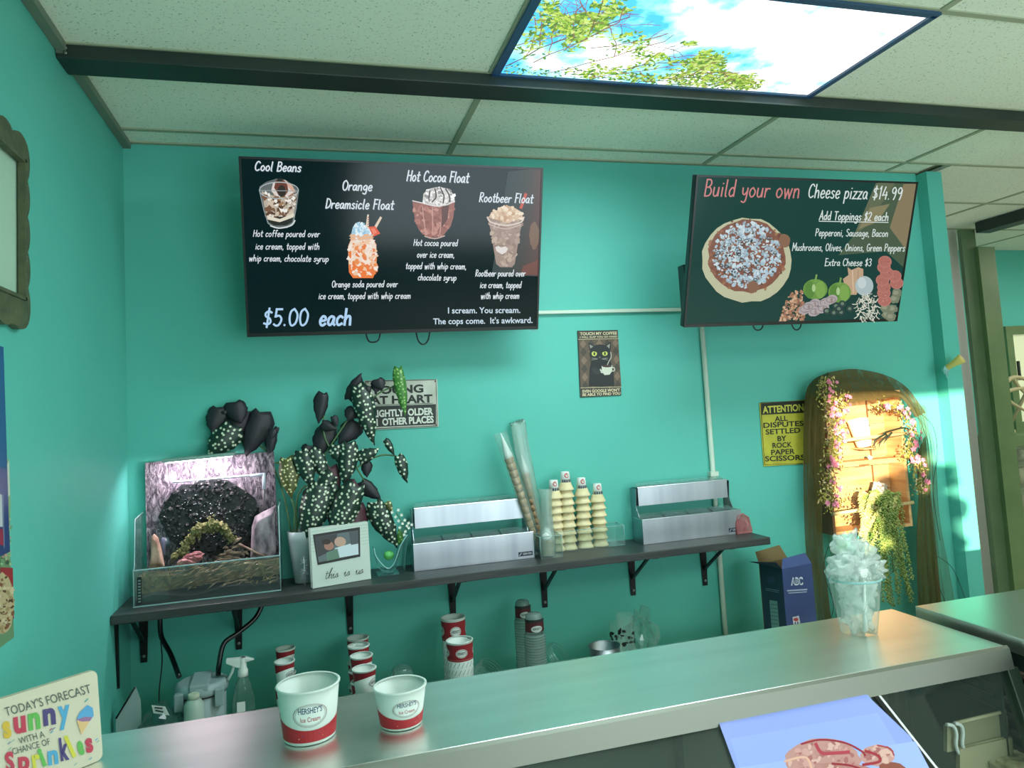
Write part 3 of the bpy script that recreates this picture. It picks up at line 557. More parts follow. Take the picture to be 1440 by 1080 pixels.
c.type('TOUCH MY COFFEE', (1150, 108), (1328, 104), 14, CR, .03); c.type('I WILL SLAP YOU SO HARD', (1150, 122), (1330, 118), 9, CR, .02); c.type("EVEN GOOGLE WON'T", (1162, 385), (1342, 378), 14, CR, .03); c.type('BE ABLE TO FIND YOU', (1162, 401), (1344, 394), 13, CR, .03)
c.build('cat_print', print_mat('print'), sg)
sg = panel_px('tin_sign', [(1068, 567), (1134, 562), (1138, 652), (1074, 656)], -.006, (200, 196, 62), 'yellow attention sign about rock paper scissors, beside the wooden crate', 'sign')
S3 = 926/360; c = px_canvas((0, -.006, 0), (0, 1, 0), S3, 1040, 480)
c.P([(78, 224), (246, 214), (247, 258), (80, 266)], (34, 36, 26)); outl(c, [(76, 222), (246, 214), (254, 440), (90, 446)], 2.5, (60, 60, 30))
c.type('ATTENTION', (84, 260), (232, 250), 25, (204, 200, 80), .03)
for t, a, b in (('ALL', (127, 290), (174, 287)), ('DISPUTES', (86, 313), (232, 305)), ('SETTLED', (94, 337), (220, 330)), ('BY', (137, 361), (170, 359)), ('ROCK', (119, 386), (190, 382)), ('PAPER', (114, 411), (200, 406)), ('SCISSORS', (92, 434), (236, 428))): c.type(t, a, b, 19, (30, 34, 26), .025)
c.build('lettering', print_mat('print'), sg)
for q, cl in (([(1080, 570)], 0), ):
    pass

# ================================================================== shelf with brackets
SZ = 1.103
SHW = mat('dark_shelf_wood', (44, 50, 50), .42, noise_=(7, (62, 66, 64), 6, (1, 14, 14)), bump=(60, .15))
sh = empty('wall_shelf', (1.24, -.14, SZ-.03), 'long dark wood shelf on black brackets along the teal wall', 'shelf')
MB().box(.002, 2.492, -.288, -.002, SZ-.03, SZ).build('board', SHW, sh, bevel=.003)
for i, x in enumerate((.045, .368, .776, 1.183, 1.573, 1.976, 2.326)):
    z1_ = .865; m = MB(); w2 = .017
    m.prism([(x-w2, -.002, SZ-.031), (x+w2, -.002, SZ-.031), (x+w2*.62, -.002, z1_), (x-w2*.62, -.002, z1_)], (0, -.006, 0))
    m.box(x-w2*.8, x+w2*.8, -.26, -.003, SZ-.037, SZ-.0305)
    m.obb((x-.006, -.012, z1_+.07), (.012, 0, 0), (0, -.2, SZ-.035-z1_-.07), (0, .009, .006))
    br = m.build('bracket', BLACKM, sh)
    MB().lathe((x, -.008, z1_+.022), [(.006, 0), (.006, .002), (.003, .004)], 10, axis=(0, -1, 0)).build('screw', mat('screw_steel', (150, 155, 150), .4, .8), br)
m = MB(); m.prism([(.001, -.235, SZ-.031), (.001, -.205, SZ-.031), (.001, -.196, .845), (.001, -.204, .845)], (.007, 0, 0)); m.box(.002, .16, -.232, -.208, SZ-.037, SZ-.0305); m.build('bracket', BLACKM, sh)

# ================================================================== terrarium on the left end of the shelf
GLASS = film('clear_acrylic', (200, 225, 225), .05, .04, .25); EDGE = mat('acrylic_edge', (150, 185, 185), .2, spec=.6)
te = empty('terrarium', (.29, -.11, SZ), 'clear acrylic terrarium with bark backdrop, driftwood and glowing top lamp', 'terrarium')
X0, X1, Y0, Y1, Z0 = .053, .533, -.207, -.012, SZ+.001
MB().box(X0, X1, Y0, Y1, Z0, Z0+.004).build('base', mat('dark_soil', (14, 16, 15), .9, bump=(80, .6)), te)
MB().box(X0, X1, Y0, Y0+.004, Z0+.004, 1.226).build('front_pane', GLASS, te)
for x in (X0, X1-.004):
    m = MB(); m.prism([(x, Y0+.004, Z0+.004), (x, Y0+.004, 1.226), (x, Y0+.02, 1.238), (x, Y0+.04, 1.395), (x, Y1, 1.405), (x, Y1, Z0+.004)], (.004, 0, 0)); m.build('side_pane', GLASS, te)
    m = MB(); m.tube([(x+.002, Y0+.004, Z0+.004), (x+.002, Y0+.004, 1.227), (x+.002, Y0+.02, 1.239), (x+.002, Y0+.04, 1.396), (x+.002, Y1, 1.406)], .0018, 5); m.build('pane_edge', EDGE, te)
MB().box(X0, X1, Y0-.001, Y0+.005, 1.2255, 1.229).build('pane_edge', EDGE, te); MB().box(X0, X1, Y0-.001, Y0+.004, Z0, Z0+.004).build('pane_edge', EDGE, te)
def bark_mat():
    m = bpy.data.materials.new('bark_print'); m.use_nodes = True; nt = m.node_tree; b = nt.nodes['Principled BSDF']; b.inputs['Roughness'].default_value = .85
    tc = nt.nodes.new('ShaderNodeTexCoord'); mp = nt.nodes.new('ShaderNodeMapping'); mp.inputs['Scale'].default_value = (1, 1, .38)
    n1_ = nt.nodes.new('ShaderNodeTexNoise'); n1_.inputs['Scale'].default_value = 60; n1_.inputs['Detail'].default_value = 7; n1_.inputs['Roughness'].default_value = .75; n1_.inputs['Distortion'].default_value = 1.2
    cr = nt.nodes.new('ShaderNodeValToRGB'); e = cr.color_ramp.elements; e[0].position = .40; e[0].color = lin((38, 36, 42)); e[1].position = .62; e[1].color = lin((168, 158, 164)); x = e.new(.5); x.color = lin((98, 92, 100))
    bp = nt.nodes.new('ShaderNodeBump'); bp.inputs['Strength'].default_value = .8; bp.inputs['Distance'].default_value = .006
    L = nt.links.new; L(tc.outputs['Object'], mp.inputs[0]); L(mp.outputs[0], n1_.inputs[0]); L(n1_.outputs[0], cr.inputs[0]); L(cr.outputs[0], b.inputs['Base Color']); L(n1_.outputs[0], bp.inputs['Height']); L(bp.outputs[0], b.inputs['Normal']); return m
BARK = bark_mat()
bk = MB(); bk.prism([(.066, -.034, Z0+.005), (.064, -.034, 1.583), (.514, -.034, 1.592), (.524, -.034, Z0+.005)], (0, .012, 0)); bk.build('bark_backdrop', BARK, te)
# hollow of black cork foam
def pxz(x, y, Y): return ony(x, y, Y)
DK = mat('black_foam', (9, 14, 15), .5, noise_=(60, (26, 34, 34), 6), bump=(45, 1))
m = MB(); pts = []
for i in range(26):
    a = 2*math.pi*i/26; p = pxz(296+(70+rnd.uniform(-5, 5))*math.cos(a), 727+(52+rnd.uniform(-4, 4))*math.sin(a), -.052); pts.append(p)
m.prism(pts, (0, .014, 0)); m.build('foam_hollow', DK, te)
m = MB()
for i in range(420):
    a = rnd.uniform(0, 6.28); r = math.sqrt(rnd.random()); p = pxz(296+70*r*math.cos(a), 726+52*r*math.sin(a), -.054); m.rock(p, (rnd.uniform(.003, .008),)*3, i, .5, 1)
tag(m.build('foam_lumps', DK, te), kind='stuff')
WET = mat('wet_highlights', (190, 205, 205), .2); m = MB()  # pale grains painted as glints on the wet foam
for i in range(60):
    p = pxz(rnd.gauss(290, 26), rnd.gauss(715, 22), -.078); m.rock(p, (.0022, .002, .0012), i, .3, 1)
tag(m.build('wet_glints', WET, te), kind='stuff')
ROCK = mat('grey_pink_stone', (84, 74, 82), .8, noise_=(34, (176, 160, 168), 8, (1, 1, .4)), bump=(55, 1))
WOOD = mat('driftwood', (92, 70, 60), .8, noise_=(28, (168, 142, 124), 5), bump=(50, 1))
MOSS = mat('moss', (66, 72, 34), .95, noise_=(60, (142, 138, 92), 5), bump=(80, 1))
SAND = mat('tan_stone', (120, 88, 74), .8, noise_=(40, (190, 156, 136), 7, (1, 1, .5)), bump=(60, 1))
def slab(pxs, Y, th, mt, nm, bev=.006):
    P = [pxz(x, y, Y) for x, y in pxs]; mm = MB(); n = len(P); c = sum(P, Vector())/n
    k = mm.add([p for p in P]); mm.add([c+(p-c)*.72+Vector((0, -th, 0)) for p in P]); mm.add([p+Vector((0, th, 0)) for p in P])
    mm.face([k+n+i for i in range(n)])
    for i in range(n):
        j = (i+1) % n; mm.face((k+i, k+j, k+n+j, k+n+i)); mm.face((k+j, k+i, k+2*n+i, k+2*n+j))
    return mm.build(nm, mt, te, bevel=bev*.5)
slab([(354, 742), (358, 727), (366, 722), (388, 711), (386, 735), (388, 775), (380, 790), (352, 786)], -.10, .022, ROCK, 'rock')
slab([(212, 755), (216, 751), (222, 757), (227, 775), (231, 797), (209, 800), (212, 780)], -.13, .012, SAND, 'rock')
m = MB(); p = pxz(229, 780, -.11); q = pxz(229, 760, -.11); m.tube([p, q, q+Vector((0, 0, .006)), q+Vector((0, 0, .011))], [.009, .009, .007, .002], 12); m.build('pump_tube', mat('grey_plastic', (98, 100, 122), .35), te)
mm = MB(); mm.lathe(q+Vector((0, .02, -.03)), [(.02, 0), (.02, .02), (.014, .034), (.001, .04)], 14); mm.build('pump_dome', mat('dark_teal_plastic', (40, 62, 64), .4), te)
m = MB()
for i, (x, y, r) in enumerate(((262, 768, 7), (268, 758, 8), (276, 748, 8), (284, 742, 9), (295, 738, 10), (305, 739, 9), (314, 744, 8), (321, 750, 7), (326, 758, 6), (256, 776, 7), (246, 782, 6))):
    p = pxz(x, y, -.10); m.rock(p, (r*.0021, .018, r*.002), i, .5, 2)
    for _ in range(26): m.rock(p+Vector((rnd.gauss(0, r*.0013), -.012+rnd.gauss(0, .006), rnd.gauss(0, r*.0012))), (rnd.uniform(.002, .005),)*3, _, .5, 1)
m.build('moss_arch', MOSS, te)
m = MB()
for i in range(22):
    x = rnd.uniform(308, 350); y = 787-(1-abs(x-330)/28)*rnd.uniform(0, 30); p = pxz(x, y, -.12); d = Vector((rnd.uniform(-.022, .04), rnd.uniform(-.01, .01), rnd.uniform(-.012, .006)))
    m.tube([p-d, p+Vector((0, 0, .003)), p+d], [.003, .006, .002], 5)
m.tube([pxz(336, 765, -.13), pxz(360, 777, -.13), pxz(378, 784, -.13)], [.006, .004, .002], 6); tag(m.build('driftwood_pile', WOOD, te), kind='stuff')
m = MB()
RED = mat('pink_shell', (128, 66, 68), .6, noise_=(30, (190, 140, 140), 4))
m.rock(pxz(273, 783, -.14), (.034, .022, .016), 4, .35, 3); m.rock(pxz(262, 790, -.15), (.03, .02, .012), 9, .35, 2); m.build('pink_rock', RED, te)
# soaked roots, leaf litter and plants behind the front pane
m = MB()
for i in range(95):
    x = rnd.uniform(245, 392); y = rnd.uniform(790, 826)+abs(x-320)*.02; p = pxz(x, y, rnd.uniform(-.19, -.15)); a = rnd.uniform(-.1, .7); L = rnd.uniform(.008, .026)
    m.tube([p-Vector((L*math.cos(a), 0, L*math.sin(a))), p+Vector((0, -.002, .002)), p+Vector((L*math.cos(a), 0, L*math.sin(a)))], [.001, rnd.uniform(.002, .0045), .001], 5)
tag(m.build('root_tangle', mat('wet_roots', (98, 74, 50), .35, noise_=(40, (170, 140, 100), 4)), te), kind='stuff')
m = MB()
for i in range(130):
    x = rnd.choice((rnd.gauss(222, 14), rnd.gauss(375, 16), rnd.uniform(200, 390))); y = rnd.uniform(798, 828); x = min(max(x, 200), 390); p = pxz(x, y-(x-200)*.05, rnd.uniform(-.198, -.17)); d = Vector((rnd.uniform(-.006, .006), 0, rnd.uniform(.002, .008))); e = Vector((d.z, 0, -d.x))*.35
    m.poly([p-d, p+e, p+d, p-e])
tag(m.build('leaf_litter', mat('brown_green_leaves', (88, 92, 44), .7, noise_=(50, (146, 112, 60), 2)), te), kind='stuff')
m = MB(); N = 24; k0 = len(m.v); prof = []
for i in range(N+1):
    x = X0+.006+(X1-X0-.012)*i/N; prof.append((x, Z0+.022+.012*math.sin(i*.5)*math.exp(-i*.05)+.01*(i/N)))
m.prism([(X0+.006, Y0+.006, Z0+.0045)]+[(X1-.006, Y0+.006, Z0+.0045)]+[(x, Y0+.006, z) for x, z in reversed(prof)], (0, .15, 0)); m.build('soil', MATS['dark_soil'], te)
m = MB(); m.prism([(X0+.006, -.148, Z0+.03)]+[(X1-.006, -.148, Z0+.05), (X1-.006, -.148, 1.205), (.40, -.148, 1.200), (.30, -.148, 1.19), (.2, -.148, 1.186), (X0+.006, -.148, 1.195)], (0, .09, 0)); m.build('gravel_bank', mat('brown_gravel', (66, 56, 34), .8, noise_=(70, (122, 98, 62), 5), bump=(90, 1)), te)
m = MB(); m.obb((X0+.014, Y0-.0015, Z0+.01), (.014, 0, 0), (0, .001, 0), (0, 0, .09)); m.build('thermometer', BLACKP, te)
m = MB()
for i in range(8): m.obb((X0+.017, Y0-.0022, Z0+.016+i*.010), (.008, 0, 0), (0, .0006, 0), (0, 0, .005))
tag(m.build('thermometer_scale', mat('scale_grey', (120, 140, 136), .5), te), kind='stuff')
# top lamp and rain bar
lt = mat('lamp_housing', (140, 170, 160), .3); m = MB(); a, b = pxz(230, 648, -.10), pxz(330, 638, -.10)
m.obb((a.x, -.14, a.z-.006), (b.x-a.x, 0, .008), (0, .10, 0), (0, 0, .012)); m.build('lamp_housing', lt, te, bevel=.003)
m = MB(); m.obb((a.x+.01, -.12, a.z-.010), (b.x-a.x-.02, 0, .008), (0, .05, 0), (0, 0, .002)); m.build('lamp_strip', mat('led_strip', (255, 240, 250), .3, emit=(255, 225, 245), es=9), te)
lamp('terrarium_lamp', 'AREA', ((a.x+b.x)/2, -.105, a.z-.014), (0, .42, -1), 2.0, (1, .82, .93), shape='RECTANGLE', size=.26, size_y=.04)
WP = mat('white_plastic', (205, 210, 225), .35); m = MB(); a, b = pxz(243, 678, -.085), pxz(372, 667, -.085); m.tube([a, b], .004, 8); m.tube([pxz(352, 669, -.085), pxz(370, 667, -.085)], .006, 8); m.tube([pxz(371, 665, -.085), pxz(371, 688, -.085)], .0065, 8); m.build('rain_bar', WP, te)
m = MB(); m.tube([pxz(371, 688, -.085), pxz(372, 716, -.085)], .005, 8); m.build('riser_tube', mat('smoky_tube', (110, 100, 104), .4), te)

# ================================================================== spotted begonia
def leaf_mat(name, base, dot, scale=56):
    m = bpy.data.materials.new(name); m.use_nodes = True; nt = m.node_tree; b = nt.nodes['Principled BSDF']; b.inputs['Roughness'].default_value = .42
    tc = nt.nodes.new('ShaderNodeTexCoord'); vo = nt.nodes.new('ShaderNodeTexVoronoi'); vo.voronoi_dimensions = '2D'; vo.inputs['Scale'].default_value = scale; vo.inputs['Randomness'].default_value = .75
    cr = nt.nodes.new('ShaderNodeValToRGB'); e = cr.color_ramp.elements; e[0].position = .20; e[0].color = lin(dot); e[1].position = .27; e[1].color = lin(base)
    nt.links.new(tc.outputs['UV'], vo.inputs[0]); nt.links.new(vo.outputs['Distance'], cr.inputs[0]); nt.links.new(cr.outputs[0], b.inputs['Base Color']); return m
LD = leaf_mat('spotted_leaf', (24, 50, 40), (205, 216, 190)); LY = leaf_mat('spotted_leaf_pale', (86, 88, 44), (225, 220, 165), 70); LG = leaf_mat('spotted_leaf_bright', (66, 124, 50), (150, 190, 110), 70)
LK = mat('leaf_underside', (26, 28, 34), .55, noise_=(14, (42, 38, 46), 3)); LR = mat('leaf_underside_red', (58, 24, 36), .5, noise_=(14, (76, 36, 48), 3))
STEM = mat('begonia_stem', (84, 116, 72), .5)
def leaf(parent, a, b, wpx, mt, Y, curl=.25, wing=.25, name='leaf', lean=0.0):
    A = ony(*a, Y); B = ony(*b, Y+lean); ax = B-A; L = ax.length; ax.normalize(); wv = ax.cross(Vector((0, 1, 0))).normalized(); W = wpx*1.25/2/310.0; nn = wv.cross(ax)
    if nn.y > 0: nn = -nn
    m = MB(); me_uv = []; NU, NV = 10, 6; k = 0; sd = rnd.random()*10
    for i in range(NU+1):
        t = i/NU; prof = math.sin(math.pi*min(1, t*1.0+.05)**.66)**.72 if t < 1 else 0; prof = max(prof, .02)
        for j in range(NV+1):
            s_ = (j/NV)*2-1; wq = W*prof*(1+wing*(1 if s_ > 0 else -1)*(1-t))
            rip = .05*W*math.sin(t*22+sd)*abs(s_)**2
            p = A+ax*(L*t)+wv*(s_*wq+rip)-nn*(abs(s_)**1.6*W*.45*prof)+nn*(curl*L*(math.sin(math.pi*t)*.35))-ax*(.035*L*(1-t)**4*(abs(s_)*2))
            m.v.append(p); me_uv.append((t*L, s_*wq))
    for i in range(NU):
        for j in range(NV): q = i*(NV+1)+j; m.face((q, q+1, q+NV+2, q+NV+1), None, True)
    o = m.build(name, mt, parent); uv = o.data.uv_layers.new(name='UVMap')
    for lp_ in o.data.loops: uv.data[lp_.index].uv = (me_uv[lp_.vertex_index][0]+sd, me_uv[lp_.vertex_index][1])
    md = o.modifiers.new('thick', 'SOLIDIFY'); md.thickness = .0009
    return o
bg = empty('spotted_begonia', (.60, -.10, SZ), 'tall begonia with white spotted leaves in a plain white pot beside the terrarium', 'potted plant')
POT = mat('white_ceramic', (170, 182, 184), .3)
m = MB(); m.lathe((.612, -.10, SZ+.001), [(.034, 0), (.036, .004), (.055, .16), (.058, .19), (.052, .19), (.042, .15), (.03, .02)], 28); m.build('pot', POT, bg)
MB().lathe((.604, -.10, SZ+.15), [(.044, 0), (.044, .02), (.001, .024)], 20).build('soil', MATS['dark_soil'], bg)
K = 826/260
def C4(x, y): return (380+x/K, 500+y/K)
def C8(x, y): return (270+x/7.713, 540+y/7.713)
LV = [(C4(350, 195), C4(408, 78), 48, LK, -.10), (C4(385, 138), C4(465, 402), 64, LD, -.13), (C4(240, 170), C4(215, 305), 44, LK, -.10), (C4(372, 232), C4(345, 292), 50, LK, -.11), (C4(378, 292), C4(305, 400), 66, LK, -.10),
      (C4(245, 322), C4(212, 455), 70, LK, -.09), (C4(278, 272), C4(300, 316), 22, LK, -.12), (C4(232, 300), C4(300, 330), 34, LK, -.11), (C4(576, 58), C4(602, 272), 38, LG, -.14), (C4(482, 104), C4(502, 152), 44, LK, -.13), (C4(432, 140), C4(446, 165), 24, LK, -.13), (C4(478, 135), C4(470, 165), 30, LK, -.12),
      (C4(345, 392), C4(332, 592), 60, LD, -.13), (C4(295, 400), C4(306, 482), 40, LD, -.12), (C4(400, 472), C4(486, 415), 44, LD, -.12), (C4(425, 478), C4(432, 545), 34, LK, -.11), (C4(408, 562), C4(495, 645), 46, LK, -.11),
      (C4(512, 378), C4(556, 446), 22, LD, -.12), (C4(568, 450), C4(612, 570), 36, LD, -.12), (C4(68, 462), C4(96, 638), 60, LY, -.13), (C4(145, 428), C4(185, 592), 56, LD, -.14), (C4(175, 430), C4(265, 560), 50, LD, -.12), (C4(168, 400), C4(150, 440), 36, LK, -.11),
      (C4(215, 575), C4(158, 832), 98, LD, -.15), (C4(285, 538), C4(210, 612), 58, LD, -.14), (C4(390, 588), C4(262, 872), 84, LD, -.17), (C4(395, 582), C4(315, 660), 62, LR, -.15), (C4(385, 670), C4(372, 872), 92, LR, -.15), (C4(268, 500), C4(262, 745), 52, LR, -.12), (C4(275, 575), C4(312, 682), 40, LD, -.14),
      (C4(472, 656), C4(568, 860), 66, LD, -.15), (C4(445, 688), C4(424, 732), 20, LD, -.13), (C4(20, 330), C4(2, 372), 26, LK, -.10),
      (C8(265, 255), C8(215, 535), 150, LK, -.045, 7.7), (C8(470, 195), C8(530, 430), 170, LK, -.05, 7.7), (C8(560, 300), C8(385, 700), 190, LK, -.03, 7.7), (C8(420, 440), C8(180, 800), 210, LD, -.055, 7.7), (C8(735, 305), C8(590, 790), 200, LK, -.035, 7.7), (C8(880, 500), C8(840, 790), 90, LK, -.03, 7.7), (C8(930, 470), C8(885, 580), 40, LK, -.04, 7.7), (C8(350, 290), C8(360, 330), 40, LK, -.05, 7.7)]
for q in LV:
    sc_ = q[5] if len(q) > 5 else K; big = q[2]/sc_
    y = q[4]
    leaf(bg, q[0], q[1], big, q[3], y, wing=rnd.choice((-.3, .3)))
def stem(pts, Y, r=.0032, n='stem', par=None, mt=None):
    m = MB(); m.tube(spline([ony(x, y, Y if not isinstance(Y, (list, tuple)) else Y[i]) for i, (x, y) in enumerate(pts)], 5), r, 6); return m.build(n, mt or STEM, par or bg)
for pts, Y in (([(415, 760), (430, 690), C4(230, 470), C4(265, 410), C4(330, 310), C4(375, 235), C4(380, 160)], -.10), ([C4(265, 410), C4(240, 350), C4(240, 230), C4(238, 175)], -.10), ([C4(375, 240), C4(440, 200), C4(500, 160), C4(560, 135)], -.11), ([(412, 760), C4(110, 700), C4(95, 640)], -.11), ([(418, 760), C4(120, 640), C4(160, 580)], -.10),
               ([(420, 760), C4(200, 640), C4(230, 520), C4(300, 510), C4(385, 500), C4(430, 470), C4(500, 445), C4(560, 448)], -.11), ([C4(385, 500), C4(420, 560)], -.11), ([C4(235, 660), C4(330, 640), C4(390, 590)], -.14), ([C4(395, 716), C4(430, 718), C4(475, 715), C4(478, 690)], -.13), ([C4(20, 480), C4(65, 480), C4(110, 500), C4(140, 480)], -.11),
               ([(412, 765), (400, 700), (386, 660), C8(800, 720), C8(570, 560), C8(430, 440), C8(400, 380), C8(470, 345)], [-.10, -.03, -.02, -.012, -.012, -.015, -.02, -.03]), ([C8(570, 560), C8(690, 465)], -.012), ([C8(400, 380), C8(350, 330), C8(290, 300)], -.025), ([C8(905, 860), C8(980, 850), C8(1060, 900)], -.04)):
    stem(pts, Y)
# tin foil tuft and white box with a photograph
m = MB(); cc = ony(428, 798, -.19)
for i in range(60):
    d = Vector((rnd.gauss(0, 1), rnd.gauss(0, .6), rnd.gauss(0, 1))).normalized()*rnd.uniform(.012, .026); q = cc+Vector((0, 0, rnd.uniform(-.032, .03))); m.tube([q, q+d*.6, q+d], [.0012, .001, .0003], 4)
m.tube([(cc.x, -.19, SZ+.001), (cc.x, -.19, cc.z+.04)], .003, 6)
tag(m.build('tinsel_ornament', mat('silver_tinsel', (200, 205, 210), .25, .7), origin=(cc.x, -.19, SZ)), 'small spiky silver tinsel ornament standing in front of the white pot', 'ornament')
a = onz(440, 828, SZ+.001); b = onz(522, 814, SZ+.001); ux = (b-a).normalized(); nb = Vector((-ux.y, ux.x, 0)); hgt = ony(432, 745, a.y+.01).z-SZ
W3 = (b-a).length; tl = nb*.012+Vector((0, 0, hgt)); ntl = ux.cross(tl).normalized(); ntl = ntl if ntl.y > 0 else -ntl
fr_ = empty('photo_block', (a+b)/2, 'white box frame with a small photograph and cursive this is us lettering', 'picture frame')
m = MB(); m.obb(a, ux*W3, tl, nb*.03); m.build('block', mat('cream_box', (200, 214, 204), .5), fr_, bevel=.001)
m = MB()
for i in range(7): m.obb(a+tl*(.62+i*.055)-ntl*.001+ux*.0, ux*W3, tl*.004, ntl*.0005)
tag(m.build('slat_grooves', mat('groove', (150, 170, 160), .6), fr_), kind='stuff')
c = px_canvas(a, ntl, K, 380, 500, base=.0016)
c.P([(190, 800), (400, 766), (402, 898), (212, 936)], (36, 38, 38)); c.P([(200, 810), (392, 780), (394, 888), (216, 924)], (96, 108, 112))
c.P([(200, 810), (300, 796), (280, 870), (214, 900)], (60, 60, 64)); c.ell(262, 850, 22, 20, (168, 120, 104)); c.ell(312, 832, 26, 22, (196, 160, 140)); c.P([(290, 860), (392, 830), (394, 888), (280, 908)], (206, 220, 226)); c.P([(250, 880), (300, 862), (310, 905), (252, 918)], (96, 130, 110)); c.P([(350, 786), (392, 780), (393, 840), (360, 846)], (78, 84, 90)); c.ell(250, 832, 20, 12, (50, 40, 36))
TS = {'t': '1,8 .7,1 1.6,0 3,2|0,5.6 3.6,6', 'h': '0,2 2.2,10 1.6,10.4 .8,6 .8,0|.8,2.4 2.4,4.6 3,3.4 2.8,.4 4,1', 'i': '0,2 1,4.4 .9,.6 1.8,0 2.6,1.6|1.3,6.4 1.4,6.2', 's': '0,1 1.8,4.4 2.2,1.6 1.2,0 .2,.4|1.6,.4 3.2,1.6', 'u': '0,2 .8,4.2 .8,.8 1.8,0 3,1.4 3.4,4.2 3.2,.8 4.2,.6'}
x = 244
for word in ('this', 'is', 'us'):
    for ch in word:
        wd_ = {'t': 3, 'h': 4, 'i': 2.6, 's': 3.0, 'u': 4.2}[ch]
        for st in TS[ch].split('|'):
            P = [tuple(map(float, q.split(','))) for q in st.split()]; c.line([(x+X*4.6+Y*.9, 998-(x-244)*.16-Y*4.4) for X, Y in P], 2.2, (60, 66, 66), len(P) > 2)
        x += wd_*4.6
    x += 26
c.build('picture_print', print_mat('print'), fr_)
# clear plastic scoop holder with green ball, white blossoms
hb = empty('plastic_holder', (.945, -.13, SZ), 'clear curled plastic holder with a green ball inside, left of the steel bins', 'holder')
hx = onz(545, 806, SZ+.001); m = MB(); pp = [C4(462, 860), C4(480, 930), C4(500, 955), C4(545, 955), C4(560, 920), C4(580, 850), C4(612, 800), C4(600, 870), C4(596, 950)]
q = spline([ony(x, y, -.135) for x, y in pp], 4); k = m.add([p+Vector((0, -.045, 0)) for p in q]); m.add([p+Vector((0, .045, 0)) for p in q]); n = len(q)
for v in m.v: v.z = max(v.z, SZ+.002)
for i in range(n-1): m.face((k+i, k+i+1, k+n+i+1, k+n+i), None, True)
o = m.build('shell', film('teal_plastic', (120, 185, 185), .3, .1, .4), hb); md = o.modifiers.new('t', 'SOLIDIFY'); md.thickness = .002
m = MB(); m.tube(spline([ony(*C4(x, y), -.18) for x, y in ((464, 862), (474, 900), (520, 950), (552, 930), (582, 850), (612, 800))], 4), .0022, 6); m.build('rim', mat('clear_rim', (150, 200, 200), .15), hb)
m = MB(); m.rock(ony(*C4(530, 892), -.13), (.02, .02, .018), 3, .06, 3); m.build('ball', mat('lime_ball', (96, 190, 100), .5), hb)
m = MB(); m.box(hx.x-.04, hx.x+.04, -.17, -.09, SZ+.001, SZ+.006); m.build('foot', MATS['teal_plastic'], hb)
fl = empty('flower_sprig', ony(570, 760, -.16), 'sprig of small white blossoms between the begonia and steel bins', 'flower')
stem([C4(575, 900), C4(590, 800), C4(585, 740), C4(560, 700)], -.15, .0016, 'stem', fl); stem([C4(590, 800), C4(610, 760), C4(625, 730)], -.15, .0014, 'stem', fl)
PET = mat('white_petal', (232, 238, 226), .5); pet = None
for i, (x, y) in enumerate(((520, 715), (545, 700), (572, 690), (560, 720), (585, 712), (600, 735), (618, 748), (590, 750), (575, 738), (622, 770), (605, 785), (612, 760), (600, 800), (630, 755), (580, 768))):
    cc = ony(*C4(x+rnd.uniform(-3, 3), y), -.16-rnd.uniform(0, .02)); m = MB()
    for j in range(4):
        a = j*1.57+i; d = Vector((math.cos(a), -.4, math.sin(a)))*.0052; e = Vector((-math.sin(a), 0, math.cos(a)))*.0036; m.poly([cc, cc+d*.6+e, cc+d*1.3, cc+d*.6-e])
    m.rock(cc, (.002, .002, .002), i, .1, 1); m.build('blossom', PET, fl)
leaf(fl, C4(520, 655), C4(545, 700), 6, LY, -.15); leaf(fl, C4(585, 840), C4(575, 770), 6, LG, -.15)

